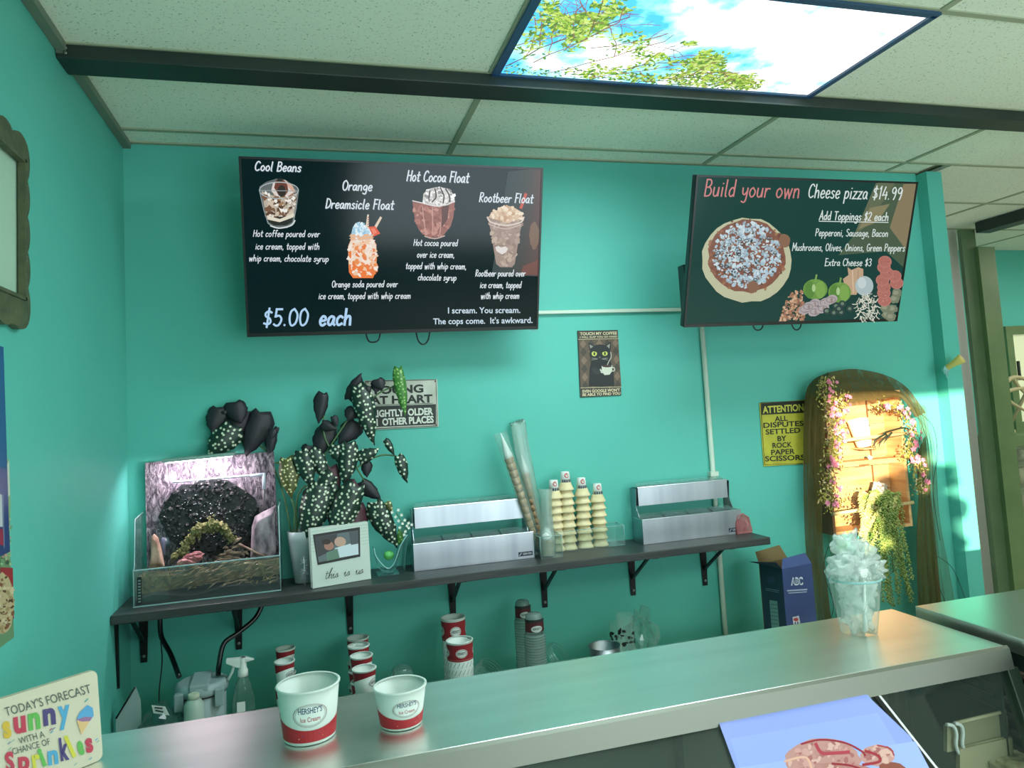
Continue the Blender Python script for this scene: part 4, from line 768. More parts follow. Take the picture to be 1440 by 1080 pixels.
# ================================================================== stainless topping bins
STEEL = mat('brushed_steel', (150, 157, 164), .33, 1.0, noise_=(3, (168, 174, 180), 2, (5, 1, .3)))
def bins(x0, x1, label, cups=True):
    root = empty('topping_bin_rack', ((x0+x1)/2, -.09, SZ), label, 'topping rack', 'two tier steel topping racks on the shelf')
    yA, yB = -.152, -.028; zt, zt2 = 1.206, 1.333
    def tray(xa, xb, ya, yb, z0, z1, nm):
        t = .002; m = MB(); m.box(xa, xb, ya, ya+t, z0, z1); m.box(xa, xb, yb-t, yb, z0, z1); m.box(xa, xa+t, ya+t, yb-t, z0, z1); m.box(xb-t, xb, ya+t, yb-t, z0, z1); m.box(xa+t, xb-t, ya+t, yb-t, z0, z0+t)
        o = m.build(nm, STEEL, root)
        m = MB(); r = .004; m.box(xa-.001, xb+.001, ya-.001, ya+r, z1, z1+.002); m.box(xa-.001, xa+r, ya, yb, z1, z1+.002); m.box(xb-r, xb+.001, ya, yb, z1, z1+.002); m.build('rim', mat('bright_edge', (225, 232, 235), .2, 1.0), o)
    tray(x0, x1, yA, yA+.085, SZ+.001, zt, 'lower_tray'); tray(x0+.018, x1-.02, -.088, yB, 1.255, zt2, 'upper_tray')
    for x in (x0+.008, x1-.0105):
        m = MB(); m.prism([(x, yA+.03, SZ+.001), (x, yA+.03, zt-.02), (x, -.078, 1.25), (x, -.089, zt2-.005), (x, yB, zt2-.005), (x, yB, SZ+.001)], (.0025, 0, 0)); m.build('side_panel', STEEL, root)
    for i in range(4):
        xa = x0+.006+(x1-x0-.012)/4*i; xb = xa+(x1-x0-.012)/4-.004
        for (z, ya, yb) in ((zt-.004, yA+.006, yA+.08), (zt2-.004, -.083, yB-.006)):
            f = .018 if z > 1.3 else 0; m = MB(); xa_, xb_ = xa+f*(1-i/2), xb+f*(1-i/2)-.003; m.prism([(xa_, ya, z), (xb_, ya, z), (xb_, yb, z+.016), (xa_, yb, z+.016)], (0, 0, .0015)); m.tube([((xa_+xb_)/2-.012, ya+.02, z+.008), ((xa_+xb_)/2, ya+.02, z+.016), ((xa_+xb_)/2+.012, ya+.02, z+.008)], .0015, 5); m.build('lid', film('lid_plastic', (190, 225, 220), .18, .08, .35), root)
    m = MB()
    for i in range(40): m.rock((rnd.uniform(x0+.01, x0+.14), rnd.uniform(yA+.015, yA+.07), zt-.012+rnd.uniform(-.004, .004)), (.006, .005, .004), i, .4, 1)
    tag(m.build('dark_toppings', mat('chocolate_bits', (42, 30, 36), .5), root), kind='stuff')
    m = MB(); m.box(x1-.066, x1-.007, yA-.0012, yA-.0002, SZ+.012, SZ+.029); o = m.build('name_label', mat('navy_label', (28, 34, 48), .4), root)
    c = Canvas(lambda X, Y: Vector((X, yA-.0012, Y)), Vector((0, -1, 0)), base=.0003); c.type('SERVER', (x1-.048, SZ+.017), (x1-.011, SZ+.017), -.008, (190, 196, 200), .01); c.line([(x1-.062, SZ+.016), (x1-.054, SZ+.025)], .004, (150, 160, 180)); c.build('lettering', print_mat('print'), o)
    return root
bins(1.016, 1.497, 'two tier stainless topping bins on the shelf beside the white flowers')
bins(1.975, 2.445, 'two tier stainless topping bins near the right end of the shelf')

# ================================================================== cone sleeves and cake cones
CONE = mat('cake_cone', (222, 204, 158), .75, noise_=(30, (232, 218, 176), 2)); WAF = mat('waffle_cone', (168, 132, 96), .8, noise_=(60, (196, 162, 124), 2), bump=(60, .5))
PAPER = mat('white_paper', (226, 230, 226), .6); FILM = film('clear_bag', (205, 225, 218), .22, .2, .3); FILM2 = film('hazy_bag', (200, 222, 214), .42, .25, .25)
def crumple(m, amt, fr=30, seed=0):
    for i in range(len(m.v)):
        v = m.v[i]; m.v[i] = v+Vector((noise.noise(v*fr+Vector((seed, 0, 0))), noise.noise(v*fr+Vector((0, seed+5, 0))), noise.noise(v*fr+Vector((0, 0, seed+9)))))*amt
def waffle_stack(root, base, tip, r, n, cone_tip=True, r0=.6):
    base, tip = Vector(base), Vector(tip); d = tip-base; L = d.length; d.normalize()
    for i in range(n):
        z = L*i/n*.82; rr = r*(r0+(1-r0)*i/n); MB().lathe(base, [(rr*.9, z), (rr*1.08, z+L/n*.4), (rr, z+L/n*.78)], 14, axis=d).build('waffle_cone', WAF, root)
    if cone_tip:
        MB().lathe(base, [(r*1.02, L*.8), (r*.95, L*.83), (r*.3, L*.97), (.0008, L*1.02)], 16, axis=d).build('paper_tip', PAPER, root)
        for k in range(4): 
            a = 1.2+k*.5; MB().lathe(base+Vector((0, -.0006, 0)), [(r*1.035, L*.8), (r*1.0, L*.825)], 5, axis=d)
wb = empty('waffle_cone_bag', ony(757, 772, -.09), 'tall clear bag of stacked waffle cones leaning left against the wall', 'cone bag')
waffle_stack(wb, ony(757, 772, -.098), ony(705, 612, -.10), .019, 13); 
b0, b1 = ony(758, 774, -.098), ony(700, 600, -.10); d = (b1-b0); L = d.length; m = MB(); m.lathe(b0, [(.01, 0), (.021, .02), (.022, L*.3), (.025, L*.7), (.029, L*.95)], 22, axis=d, closed=True); crumple(m, .004, 25); m.build('bag', FILM, wb)
wb2 = empty('waffle_cone_bag', ony(768, 772, -.045), 'second clear bag of waffle cones behind, rising highest above the bins', 'cone bag')
waffle_stack(wb2, ony(762, 765, -.035), ony(733, 640, -.03), .017, 11)
b0, b1 = ony(763, 768, -.035), ony(726, 592, -.025); d = (b1-b0); L = d.length; m = MB(); m.lathe(b0, [(.01, 0), (.019, .02), (.021, L*.3), (.024, L*.62), (.03, L*.75), (.034, L*.97), (.030, L), (.026, L*.98)], 26, axis=d, closed=True)
for i in range(len(m.v)): m.v[i].y = min(-.004, -.035+(m.v[i].y+.035)*.55) if True else 0
crumple(m, .014, 55, 3); m.build('bag', FILM2, wb2)
# square clear cup with small sleeve of cones
sq = empty('clear_square_bin', (1.55, -.16, SZ), 'square clear bin beside the lower steel tray, holding a bag of small cones', 'bin')
def openbox(x0, x1, y0, y1, z0, z1, nm, root, rt_=.002, mt=None):
    m = MB(); m.box(x0, x1, y0, y0+rt_, z0, z1); m.box(x0, x1, y1-rt_, y1, z0, z1); m.box(x0, x0+rt_, y0+rt_, y1-rt_, z0, z1); m.box(x1-rt_, x1, y0+rt_, y1-rt_, z0, z1); m.box(x0+rt_, x1-rt_, y0+rt_, y1-rt_, z0, z0+rt_); m.build(nm, mt or GLASS, root)
    m = MB(); e = .0014
    for (p, q) in (((x0, y0), (x1, y0)), ((x0, y1), (x1, y1)), ((x0, y0), (x0, y1)), ((x1, y0), (x1, y1))): m.tube([(*p, z1), (*q, z1)], e, 5)
    for p in ((x0, y0), (x1, y0), (x0, y1), (x1, y1)): m.tube([(*p, z0), (*p, z1)], e*.8, 5)
    m.build('edges', EDGE, root)
openbox(1.508, 1.598, -.205, -.120, SZ+.001, SZ+.088, 'walls', sq)
sb = empty('small_cone_bag', (1.552, -.16, SZ+.004), 'short clear bag of small cones standing in the square bin', 'cone bag')
for i in range(5): MB().lathe((1.55+rnd.uniform(-.003, .003), -.162, SZ+.006+i*.012), [(.018, 0), (.026, .01), (.024, .014)], 14).build('waffle_cone', WAF, sb)
MB().lathe((1.55, -.162, SZ+.068), [(.024, 0), (.024, .014), (.01, .045), (.001, .05)], 14).build('paper_tip', PAPER, sb)
m = MB(); m.lathe((1.552, -.162, SZ+.005), [(.03, .0), (.034, .03), (.032, .07), (.026, .12), (.024, .16), (.026, .22), (.029, .262)], 24, closed=True, axis=(.05, .12, 1)); crumple(m, .006, 26, 7); m.build('bag', FILM2, sb)
# cake cones: four stacks in a clear holder
ch = empty('clear_cone_holder', (1.73, -.09, SZ), 'wide low clear acrylic holder around the cake cone stacks', 'holder')
openbox(1.583, 1.905, -.118, -.03, SZ+.001, SZ+.085, 'walls', ch)
proto = None
cols = [(1.607+.012, 8, 'leftmost cake cone stack, half behind the clear bag'), (1.672, 9, 'second cake cone stack from the left, the tallest'), (1.742, 8, 'third cake cone stack from the left'), (1.812, 7, 'rightmost cake cone stack')]
for ci, (x, n, where) in enumerate(cols):
    y = -.077; pitch = .0305
    for k in range(n):
        z = SZ+.004+k*pitch
        if proto is None:
            proto = MB().lathe((0, 0, 0), [(.0335, 0), (.034, .004), (.030, .010), (.0245, .026), (.022, .031), (.0215, .0315), (.001, .0315)], 22).build('cake_cone', CONE, origin=(0, 0, 0)); o = proto
        else: o = proto.copy(); sc.collection.objects.link(o)
        o.location = (x+rnd.uniform(-.0015, .0015), y+rnd.uniform(-.001, .001), z); o.rotation_euler = (0, 0, rnd.uniform(0, 6))
        OR = ('lowest', 'second lowest', 'third from bottom', 'fourth from bottom', 'fifth from bottom', 'sixth from bottom', 'seventh from bottom', 'eighth from bottom')
        w_ = 'topmost' if k == n-1 else OR[k]
        wn = ['leftmost stack behind the bag', 'tallest stack', 'third stack', 'shortest rightmost stack'][ci]
        tag(o, 'cream cake cone, %s in the %s' % (w_, wn), 'ice cream cone', 'cake cones stacked on the shelf')
    zt = SZ+.004+n*pitch+.0005
    r_ = empty('paper_cone_sleeve', (x, y, zt), 'white printed paper sleeve capping the '+['leftmost cone stack', 'tallest cone stack', 'third cone stack from the left', 'rightmost cone stack'][ci], 'paper cup', 'paper sleeves on the cone stacks')
    MB().lathe((x, y, zt), [(.0215, 0), (.0175, .044), (.0165, .0445), (.001, .0445)], 20).build('cup', PAPER, r_)
    def cyl(cx_, cy_, rf):
        def fn(X, Z): a = X; r = rf(Z); return Vector((cx_+r*math.sin(a), cy_-r*math.cos(a), Z))
        def nr(p): return Vector((p.x-cx_, p.y-cy_, 0)).normalized()
        return fn, nr
    fn, nr = cyl(x, y, lambda Z: .0215-(Z-zt)*.09); c = Canvas(fn, nr, base=.0006); c.curved = True; c.st = 1e-4
    c.ell(.0, zt+.030, .5, .010, (190, 80, 80)); c.ell(.05, zt+.030, .36, .006, (226, 226, 220)); c.line([(-.3, zt+.026), (0, zt+.034), (.35, zt+.027)], .003, (170, 60, 66), True)
    for j in range(-2, 3): c.P([(j*.42-.13, zt+.002), (j*.42+.13, zt+.002), (j*.42+.12, zt+.013), (j*.42-.12, zt+.013)][::-1], (52, 62, 78))
    c.build('printed_band', print_mat('print'), r_)
# pink plastic holder at the shelf's right end
pk = empty('pink_holder', (2.47, -.11, SZ), 'translucent pink plastic clip holder beside the right steel bins', 'holder')
PINK = film('pink_plastic', (214, 130, 132), .6, .15, .3); m = MB(); a = ony(1033, 752, -.15); 
P = [ony(740+x/3.858, 620+y/3.858, -.155) for x, y in ((1142, 510), (1140, 450), (1150, 408), (1175, 395), (1205, 415), (1225, 490), (1222, 512))]
for p in P: p.z = max(p.z, SZ+.002)
m.tube(P+[P[0]], .004, 6); m.tube([P[0]+Vector((0, .045, 0)), P[1]+Vector((0, .045, 0)), P[3]+Vector((0, .03, -.004)), P[5]+Vector((0, .045, 0))], .004, 6)
m.prism([P[1], P[3], P[4], P[5], P[6], P[0]], (0, .003, 0)); m.prism([P[0], P[6], P[6]+Vector((0, .05, 0)), P[0]+Vector((0, .05, 0))], (0, 0, .003)); m.build('clip', PINK, pk)
MB().tube([ony(1048, 732, -.16), ony(1052, 738, -.165), ony(1046, 745, -.16)], .003, 6).build('tab', mat('rose_plastic', (196, 110, 116), .4), pk)

# ================================================================== serving counter in front
CST = mat('counter_steel', (226, 228, 222), .33, 1.0, noise_=(2.2, (236, 238, 232), 3, (.5, 5, 1)), bump=(30, .03))
STEEL2 = mat('lip_steel', (132, 136, 126), .5, 1.0)
PANEL = mat('case_panel', (74, 84, 76), .5); PANEL2 = mat('case_panel_dark', (44, 56, 52), .5)
CT = 1.027
co = empty('display_counter', (1.18, -1.5, 0), 'long stainless ice cream display counter with two paper cups on top', 'display counter', 'stainless display counters')
m = MB(); m.box(.004, 2.345, -1.515, -1.128, CT-.03, CT); m.build('counter_top', CST, co, bevel=.002)
m = MB(); m.prism([(.004, -1.515, CT-.0005), (.004, -1.523, CT-.006), (.004, -1.532, CT-.055), (.004, -1.512, CT-.055), (.004, -1.512, CT-.03)], (2.35, 0, 0)); m.build('front_lip', STEEL2, co)
m = MB(); m.box(.01, 2.34, -1.16, -1.13, 0, CT-.032); m.build('rear_panel', PANEL2, co)
m = MB(); m.box(.01, 2.37, -2.0, -1.9, 0, .68); m.box(.01, .03, -1.89, -1.165, 0, .9); m.box(2.35, 2.372, -1.89, -1.165, 0, .66); m.build('cabinet_body', mat('cabinet_white', (190, 192, 186), .5), co)
m = MB(); m.box(.035, 2.345, -1.89, -1.165, .60, .62); m.build('case_floor', mat('case_floor', (168, 160, 138), .6), co)
for i, (xa, xb) in enumerate(((.04, .80), (.82, 1.56), (1.575, 2.26), (2.30, 2.345))):
    MB().box(xa, xb, -1.178, -1.162, .62, .93).build('sliding_door', PANEL, co, bevel=.002)
    MB().box(xa, xb, -1.19, -1.178, .845, .86).build('door_rail', MATS['case_panel_dark'], co)
for x in (.80, 1.56, 2.262, 2.30): MB().box(x, x+.016, -1.20, -1.165, .62, .95).build('mullion', PANEL2, co)
m = MB(); m.box(.04, 2.34, -1.30, -1.165, .955, .965); m.build('inner_soffit', PANEL2, co)
GL = film('case_glass', (190, 215, 205), .035, .03, .18)
dn_ = Vector((0, -.16, -.1)).normalized(); MB().obb((.02, -1.528, .972), (1.90, 0, 0), dn_*.44, Vector((0, .002, -.003))).build('front_glass', GL, co)
MB().obb((1.922, -1.528, .974), (.012, 0, 0), dn_*.44, Vector((0, .012, -.018))).build('glass_seal', BLACKP, co); MB().obb((1.935, -1.527, .975), (.006, 0, 0), dn_*.44, Vector((0, .008, -.012))).build('glass_trim', WHITE, co)
st_ = Vector((0, -.055, -.178)).normalized(); MB().obb((1.95, -1.508, .97), (.39, 0, 0), st_*.32, Vector((0, .003, 0))).build('front_glass', GL, co)
MB().obb((2.338, -1.49, .972), (.036, 0, 0), st_*.36, Vector((0, -.035, 0))).build('end_post', mat('post_green', (44, 62, 48), .45), co, bevel=.003)
m = MB()
BG = mat('beige_plastic', (196, 184, 150), .5)
for (a, b) in (((1343, 1017), (1414, 1000)), ((1358, 1051), (1420, 1036))): m.tube([ony(*a, -1.49), ony(*b, -1.49)], .0045, 8)
m.build('shelf_rail', BG, co)
m = MB(); m.tube(spline([ony(x, y, -1.495) for x, y in ((1331, 1019), (1340, 1021), (1345, 1032), (1346, 1055), (1370, 1085))], 4), .0045, 8); m.build('wire_divider', WHITE, co)
m = MB(); m.tube(spline([ony(x, y, -1.495) for x, y in ((1342, 1017), (1351, 1020), (1354, 1030), (1355, 1053), (1378, 1082))], 4), .0045, 8); m.build('wire_divider', WHITE, co)
P = [ony(x, y, -1.485) for x, y in ((1332, 1022), (1416, 1001), (1420, 1040), (1332, 1058))]; MB().prism(P, (0, .012, 0)).build('divider_panel', mat('beige_panel', (150, 144, 112), .6), co)
P = [ony(x, y, -1.50) for x, y in ((1350, 1054), (1424, 1037), (1428, 1100), (1350, 1100))]; MB().prism(P, (0, .012, 0)).build('divider_panel', mat('beige_panel_light', (176, 166, 132), .6), co)
tb = onz(1428, 1068, .75); tub = empty('ice_cream_tub', (tb.x, tb.y, .621), 'round tub of pale ice cream inside the right end of the display case', 'ice cream tub')
tub.location.z = .6205
MB().lathe((tb.x, tb.y, .6205), [(.055, 0), (.064, .12), (.067, .125), (.063, .128), (.061, .11)], 28, closed=True).build('carton', mat('tub_card', (190, 180, 150), .6), tub)
m = MB(); m.rock((tb.x, tb.y, .735), (.058, .058, .016), 5, .3, 3); m.build('ice_cream', mat('pale_ice_cream', (206, 192, 152), .8, noise_=(40, (150, 130, 96), 4), bump=(60, 1)), tub)
m = MB(); m.box(2.337, 2.343, -1.50, -1.17, .62, .955); o_ = m.build('end_panel', PANEL, co)
for i, z in enumerate((.86, .89, .92)): MB().box(2.334, 2.337, -1.48, -1.18, z, z+.004).build('ridge', STEEL2, o_)
# poster on the slanted glass
pn = Vector((0, -.1, .16)).normalized(); po = Vector((1.508, -1.530, .9775)); W4 = .398
ps = empty('poster', po+Vector((W4/2, 0, 0)), 'blue poster of pink swirled ice cream scoops lying on the slanted counter glass', 'poster')
MB().obb(po, (W4, 0, 0), dn_*.42, pn*.0012).build('sheet', mat('poster_blue', (150, 170, 222), .35), ps)
S5 = 3.0; c = px_canvas(po, pn, S5, 960, 960, base=.0022); c.st = 2e-5
c.P([(152, 172), (766, 46), (960, 230), (1100, 520), (280, 520)], (144, 158, 228))
c.P([(200, 240), (820, 130), (900, 260), (250, 400)], (150, 166, 230)); c.P([(240, 360), (980, 250), (1120, 520), (290, 520)], (160, 176, 233))
PKC = [(186, 130, 126), (204, 152, 146), (170, 104, 104), (214, 170, 160)]
c.ell(590, 330, 160, 92, (190, 138, 132), 30, jit=.04); c.ell(820, 310, 72, 45, (196, 146, 140), 24, jit=.05); c.ell(640, 400, 200, 60, (180, 124, 118), 24, jit=.05); c.ell(880, 372, 60, 34, (142, 78, 66), jit=.1)
c.specks(lambda x, y: ((x-590)/150)**2+((y-330)/84)**2 < 1 or ((x-820)/66)**2+((y-310)/38)**2 < 1, (430, 240, 890, 415), 170, (6, 20), PKC)
c.line([(500, 262), (580, 244), (680, 256), (750, 290), (768, 310)], 8, (150, 40, 56), True); c.line([(560, 262), (586, 300), (640, 300), (700, 296)], 14, (176, 62, 76), True); c.line([(770, 292), (820, 310), (828, 336), (760, 350)], 12, (160, 50, 62), True); c.line([(630, 345), (700, 352), (760, 370)], 9, (150, 44, 56), True); c.line([(820, 268), (872, 280), (890, 310)], 6, (166, 60, 66), True)
c.line([(430, 335), (500, 318), (530, 330), (545, 380)], 10, (224, 170, 150), True)
c.build('picture_print', print_mat('glossy_print', rough=.25, spec=.5), ps)
# second counter
cB = empty('display_counter', (2.9, -1.6, 0), 'second display counter to the right, slightly higher, seen at the frame edge', 'display counter', 'stainless display counters')
MB().box(2.378, 3.75, -1.95, -1.187, 1.002, 1.045).build('counter_top', mat('counter_steel_b', (205, 212, 204), .28, 1.0, bump=(25, .05)), cB, bevel=.002)
MB().box(2.40, 3.73, -1.90, -1.21, 0, 1.001).build('cabinet_body', PANEL2, cB)
m = MB()
for i in range(9): m.box(2.385, 2.399, -1.88, -1.24, .62+i*.04, .632+i*.04)
tag(m.build('side_louvre', mat('louvre', (96, 84, 70), .5), cB), kind='stuff')

# ================================================================== paper cups on the counter
WC = mat('white_paper_cup', (214, 226, 220), .5); RED = (176, 42, 50); BLU = (44, 70, 110)
def cupprint(root, cx_, cy_, z0, rb, rt_, h, style, seed=0, a0=0.0, name='printed_band'):
    rf = lambda Z: rb+(rt_-rb)*(Z-z0)/h
    fn = lambda X, Z: Vector((cx_+rf(Z)*math.sin(X), cy_-rf(Z)*math.cos(X), Z)); nr = lambda p: Vector((p.x-cx_, p.y-cy_, 0)).normalized()
    c = Canvas(fn, nr, base=.0006); c.st = 1e-4; c.curved = True; N = 40
    def band(lo, hi, col):
        c.lay += c.st
        for i in range(N):
            a, b = -math.pi+2*math.pi*i/N, -math.pi+2*math.pi*(i+1)/N; k = c.add([c.pt(a, lo(a)), c.pt(b, lo(b)), c.pt(b, hi(b)), c.pt(a, hi(a))]); c.face((k, k+1, k+2, k+3), col, True)
    if style == 'big':
        band(lambda a: z0+.06*h, lambda a: z0+h*(.28+.24*(1-math.cos(a-a0-.1))*.5*1.6), RED)
        zc = z0+h*.56; k = .055/rt_*1.15
        c.ell(a0, zc, .60, h*.215, (196, 204, 200), 30); c.ring(a0, zc, .60, h*.215, .02, (150, 110, 110)); c.ell(a0, zc, .5, h*.17, (232, 240, 236), 30)
        c.type("HERSHEY'S", (a0-.40, zc+.005), (a0+.40, zc+.005), -h*.11, BLU, .02); c.type('Ice Cream', (a0-.34, zc-h*.11), (a0+.34, zc-h*.11), -h*.09, (170, 60, 70), .01)
        for j, (w1, cc) in enumerate(((.55, (70, 66, 96)), (.32, (70, 66, 96)), (.45, (206, 150, 130)))): c.line([(a0-w1, z0+h*(.23-j*.045)), (a0+w1, z0+h*(.235-j*.045))], h*.016, cc)
    elif style == 'small':
        band(lambda a: z0+h*(.60+.16*math.cos(a-.6)), lambda a: z0+h*.93, (150, 34, 42))
        c.ell(a0, z0+h*.50, .52, h*.15, (220, 226, 222), 20); c.ring(a0, z0+h*.50, .52, h*.15, .05, BLU, 20); c.type("HERSHEY'S", (a0-.36, z0+h*.45), (a0+.36, z0+h*.45), -h*.11, (40, 50, 66), .02)
    elif style == 'tall':
        band(lambda a: z0+h*.68, lambda a: z0+h*.965, (150, 36, 44)); band(lambda a: z0+h*.70, lambda a: z0+h*.708, (200, 120, 110))
        for q in (a0, a0-1.5, a0+1.5):
            c.ell(q, z0+h*.82, .46, h*.075, (222, 226, 222), 20); c.ring(q, z0+h*.82, .42, h*.066, .03, (90, 60, 80), 20); c.type("HERSHEY'S", (q-.33, z0+h*.80), (q+.33, z0+h*.80), -h*.045, (40, 50, 70), .02)
        for i in range(-6, 7):
            for j in range(5):
                a = i*.3+.07*(j % 2); Z = z0+h*(.08+j*.125); c.line([(a-.11, Z), (a-.03, Z+h*.035), (a+.09, Z+h*.085)], .0028, (66, 66, 74))
    c.build(name, print_mat('print'), root)
def paper_cup(cx_, cy_, z0, rb, rt_, h, style, label, group=None, a0=0.0, cat='paper cup', seg=32):
    root = empty('paper_cup', (cx_, cy_, z0), label, cat, group); t = .0012
    MB().lathe((cx_, cy_, z0), [(rb-.003, .004), (rb-.001, 0), (rb, .001), (rt_, h-.004), (rt_-t*1.5, h-.004), (rb-t*1.5, .007), (.0005, .007)], seg).build('cup_wall', WC, root)
    MB().lathe((cx_, cy_, z0), [(rt_-.001, h-.004), (rt_+.0022, h-.0035), (rt_+.0025, h-.0005), (rt_, h+.001), (rt_-.003, h-.0005)], seg, closed=True).build('rolled_rim', WC, root)
    cupprint(root, cx_, cy_, z0, rb, rt_, h, style, a0=a0); return root
paper_cup(.628, -1.335, CT+.001, .054, .0655, .112, 'big', 'larger white and red paper ice cream cup standing on the steel counter', 'paper cups on the counter', a0=.05)
paper_cup(.823, -1.352, CT+.001, .045, .057, .083, 'big', 'smaller white and red paper ice cream cup on the counter, right of the larger', 'paper cups on the counter', a0=.16)
# clear cup full of wrapped spoons
cc_ = (2.105, -1.27); ck = empty('clear_cup', (*cc_, CT+.001), 'clear plastic cup stuffed with crumpled wrapped spoons on the counter end', 'plastic cup')
CUPF = film('clear_cup_plastic', (225, 244, 236), .16, .08, .35)
MB().lathe((*cc_, CT+.001), [(.001, .002), (.046, .001), (.048, .003), (.072, .150), (.074, .152), (.078, .165), (.075, .166)], 32, closed=True).build('cup_wall', CUPF, ck)
MB().lathe((*cc_, CT+.001), [(.0705, .146), (.0745, .149), (.0725, .153)], 32, closed=True).build('rim', MATS['clear_rim'], ck)
WR = film('wrapper_film', (240, 250, 246), .42, .2, .25)
for i, (dx, dy, z, s_) in enumerate(((0, 0, .06, (.036, .034, .055)), (.006, 0, .12, (.05, .045, .05)), (-.03, -.01, .185, (.048, .04, .034)), (.028, 0, .195, (.046, .04, .045)), (.0, .015, .225, (.04, .035, .045)), (.045, -.01, .17, (.038, .035, .03)), (-.045, .0, .165, (.034, .03, .028)))):
    m = MB(); m.rock((cc_[0]+dx, cc_[1]+dy, CT+z), s_, i+2, .42, 4, fr=2.6, sm=True); m.build('wrapper', WR, ck)
SPW = mat('white_spoon', (224, 232, 226), .35)
for k, (dx, dy, tx, z) in enumerate(((-.005, -.035, .02, .15), (.025, -.02, -.03, .12))):
    m = MB(); a = Vector((cc_[0]+dx*.4, cc_[1]+dy*.8, CT+.012)); b = Vector((cc_[0]+dx+tx*.3, cc_[1]+dy*1.1, CT+z)); m.tube([a, b], [.007, .0035], 8); m.lathe(b+Vector((0, 0, .022)), [(.001, -.004), (.012, -.002), (.019, .001), (.012, .004), (.001, .004)], 18, axis=(0, -1, .15)); m.build('spoon', SPW, ck)

# ================================================================== forecast sign at the left
A_, B_ = Vector((.056, -1.402, CT+.001)), Vector((.213, -1.274, CT+.001)); u4 = (B_-A_).normalized(); L4 = (B_-A_).length; n4 = Vector((u4.y, -u4.x, 0)); ht = ony(137, 943, -1.262).z-CT
up4 = Vector((0, 0, ht))-n4*.022
fs = empty('tabletop_sign', (A_+B_)/2, 'cream standing sign with rainbow sunny sprinkles forecast lettering at the left edge', 'sign')
m = MB(); r = .012; pts = []
for (cx_, cz_, a0) in ((L4-r, r, -90), (L4-r, ht-r, 0), (r, ht-r, 90), (r, r, 180)):
    for i in range(4): a = math.radians(a0+i*30); pts.append(A_+u4*(cx_+r*math.cos(a))+(up4/ht)*(cz_+r*math.sin(a)))
m.prism(pts, -n4*.012); m.build('block', mat('cream_paint', (222, 222, 200), .5), fs)
pl4 = u4.cross(up4).normalized(); S6 = 7.2; c = px_canvas(A_, pl4, S6, 0, 930, base=.0014)
DG = (86, 100, 92)
c.type("TODAY'S FORECAST", (60, 555), (925, 315), 92, DG, .005)
def brush(ch, x0, y0, x1, y1, h, col): c.type(ch, (x0, y0), (x1, y1), h, col, .045, slant=.12)
OR_, PKX, GRN, PUR, BLX, YEL = (212, 176, 60), (190, 60, 84), (96, 176, 84), (76, 64, 120), (80, 160, 200), (206, 200, 70)
for ch, x0_, x1_, y_, col in (('s', 38, 120, 775, OR_), ('u', 140, 265, 725, PKX), ('n', 290, 410, 690, GRN), ('n', 438, 565, 645, PUR), ('y', 590, 712, 615, BLX)): brush(ch, x0_, y_, x1_, y_-24, 235, col)
c.type('WITH A', (195, 840), (455, 765), 70, DG, .005); c.type('CHANCE OF', (130, 945), (510, 840), 68, DG, .005)
for ch, x0_, x1_, y_, col in (('S', 60, 150, 1120, PKX), ('p', 185, 300, 1105, PKX), ('r', 330, 415, 1085, YEL), ('i', 430, 470, 1060, GRN), ('n', 485, 590, 1045, BLX), ('k', 612, 700, 1000, PUR), ('l', 730, 765, 965, YEL), ('e', 795, 855, 945, GRN), ('s', 872, 945, 920, PKX)): brush(ch, x0_, y_, x1_, y_-20, 230 if ch in 'kl' else 200, col)
c.P([(775, 600), (905, 600), (820, 745)], (222, 184, 130)); c.P([(770, 590), (800, 520), (880, 440), (935, 470), (945, 550), (905, 605)], (90, 160, 206)); c.P([(770, 590), (860, 560), (930, 565), (905, 605), (820, 610)], (150, 110, 150)); c.line([(855, 410), (885, 380)], 12, (90, 160, 160))
for (x, y) in ((90, 825), (130, 800), (95, 885), (510, 690), (540, 680), (520, 715), (970, 790), (985, 810), (910, 985), (760, 1040)): c.line([(x-12, y+10), (x+12, y-10)], 9, rnd.choice([BLX, (70, 110, 150), (130, 170, 160), (150, 80, 120)]))
c.build('lettering', print_mat('print'), fs)

# ================================================================== left wall: carved frame and posters
FRM = mat('carved_frame', (66, 78, 54), .6, noise_=(30, (88, 96, 66), 4), bump=(50, .6)); OX = .002
ff = empty('scalloped_frame', (OX, -1.24, 2.19), 'carved olive mirror frame with scalloped edge hanging high on the left wall', 'mirror frame')
yR, yL, zB, zT = -1.075, -1.44, 1.97, 2.405
def lobes():
    P = []; nz = 5; ny = 4
    for i in range(nz):
        z0 = zB+(zT-zB)*i/nz; z1 = zB+(zT-zB)*(i+1)/nz
        for k in range(7): t = k/6; P.append((yR+.016*math.sin(math.pi*t)**.7, z0+(z1-z0)*t))
    for i in range(ny):
        a = yR+(yL-yR)*i/ny; b = yR+(yL-yR)*(i+1)/ny
        for k in range(1, 7): t = k/6; P.append((a+(b-a)*t, zT+.016*math.sin(math.pi*t)**.7))
    for i in range(nz):
        z0 = zT+(zB-zT)*i/nz; z1 = zT+(zB-zT)*(i+1)/nz
        for k in range(1, 7): t = k/6; P.append((yL-.016*math.sin(math.pi*t)**.7, z0+(z1-z0)*t))
    for i in range(ny):
        a = yL+(yR-yL)*i/ny; b = yL+(yR-yL)*(i+1)/ny
        for k in range(1, 6): t = k/6; P.append((a+(b-a)*t, zB-.016*math.sin(math.pi*t)**.7))
    return P
P = lobes(); cy4, cz4 = (yR+yL)/2, (zB+zT)/2
iy, iz = (yR-yL)/2-.045, (zT-zB)/2-.05
m = MB(); n = len(P); o1_ = m.add([(.018, y, z) for y, z in P]); o0_ = m.add([(OX, y, z) for y, z in P])
inn = []
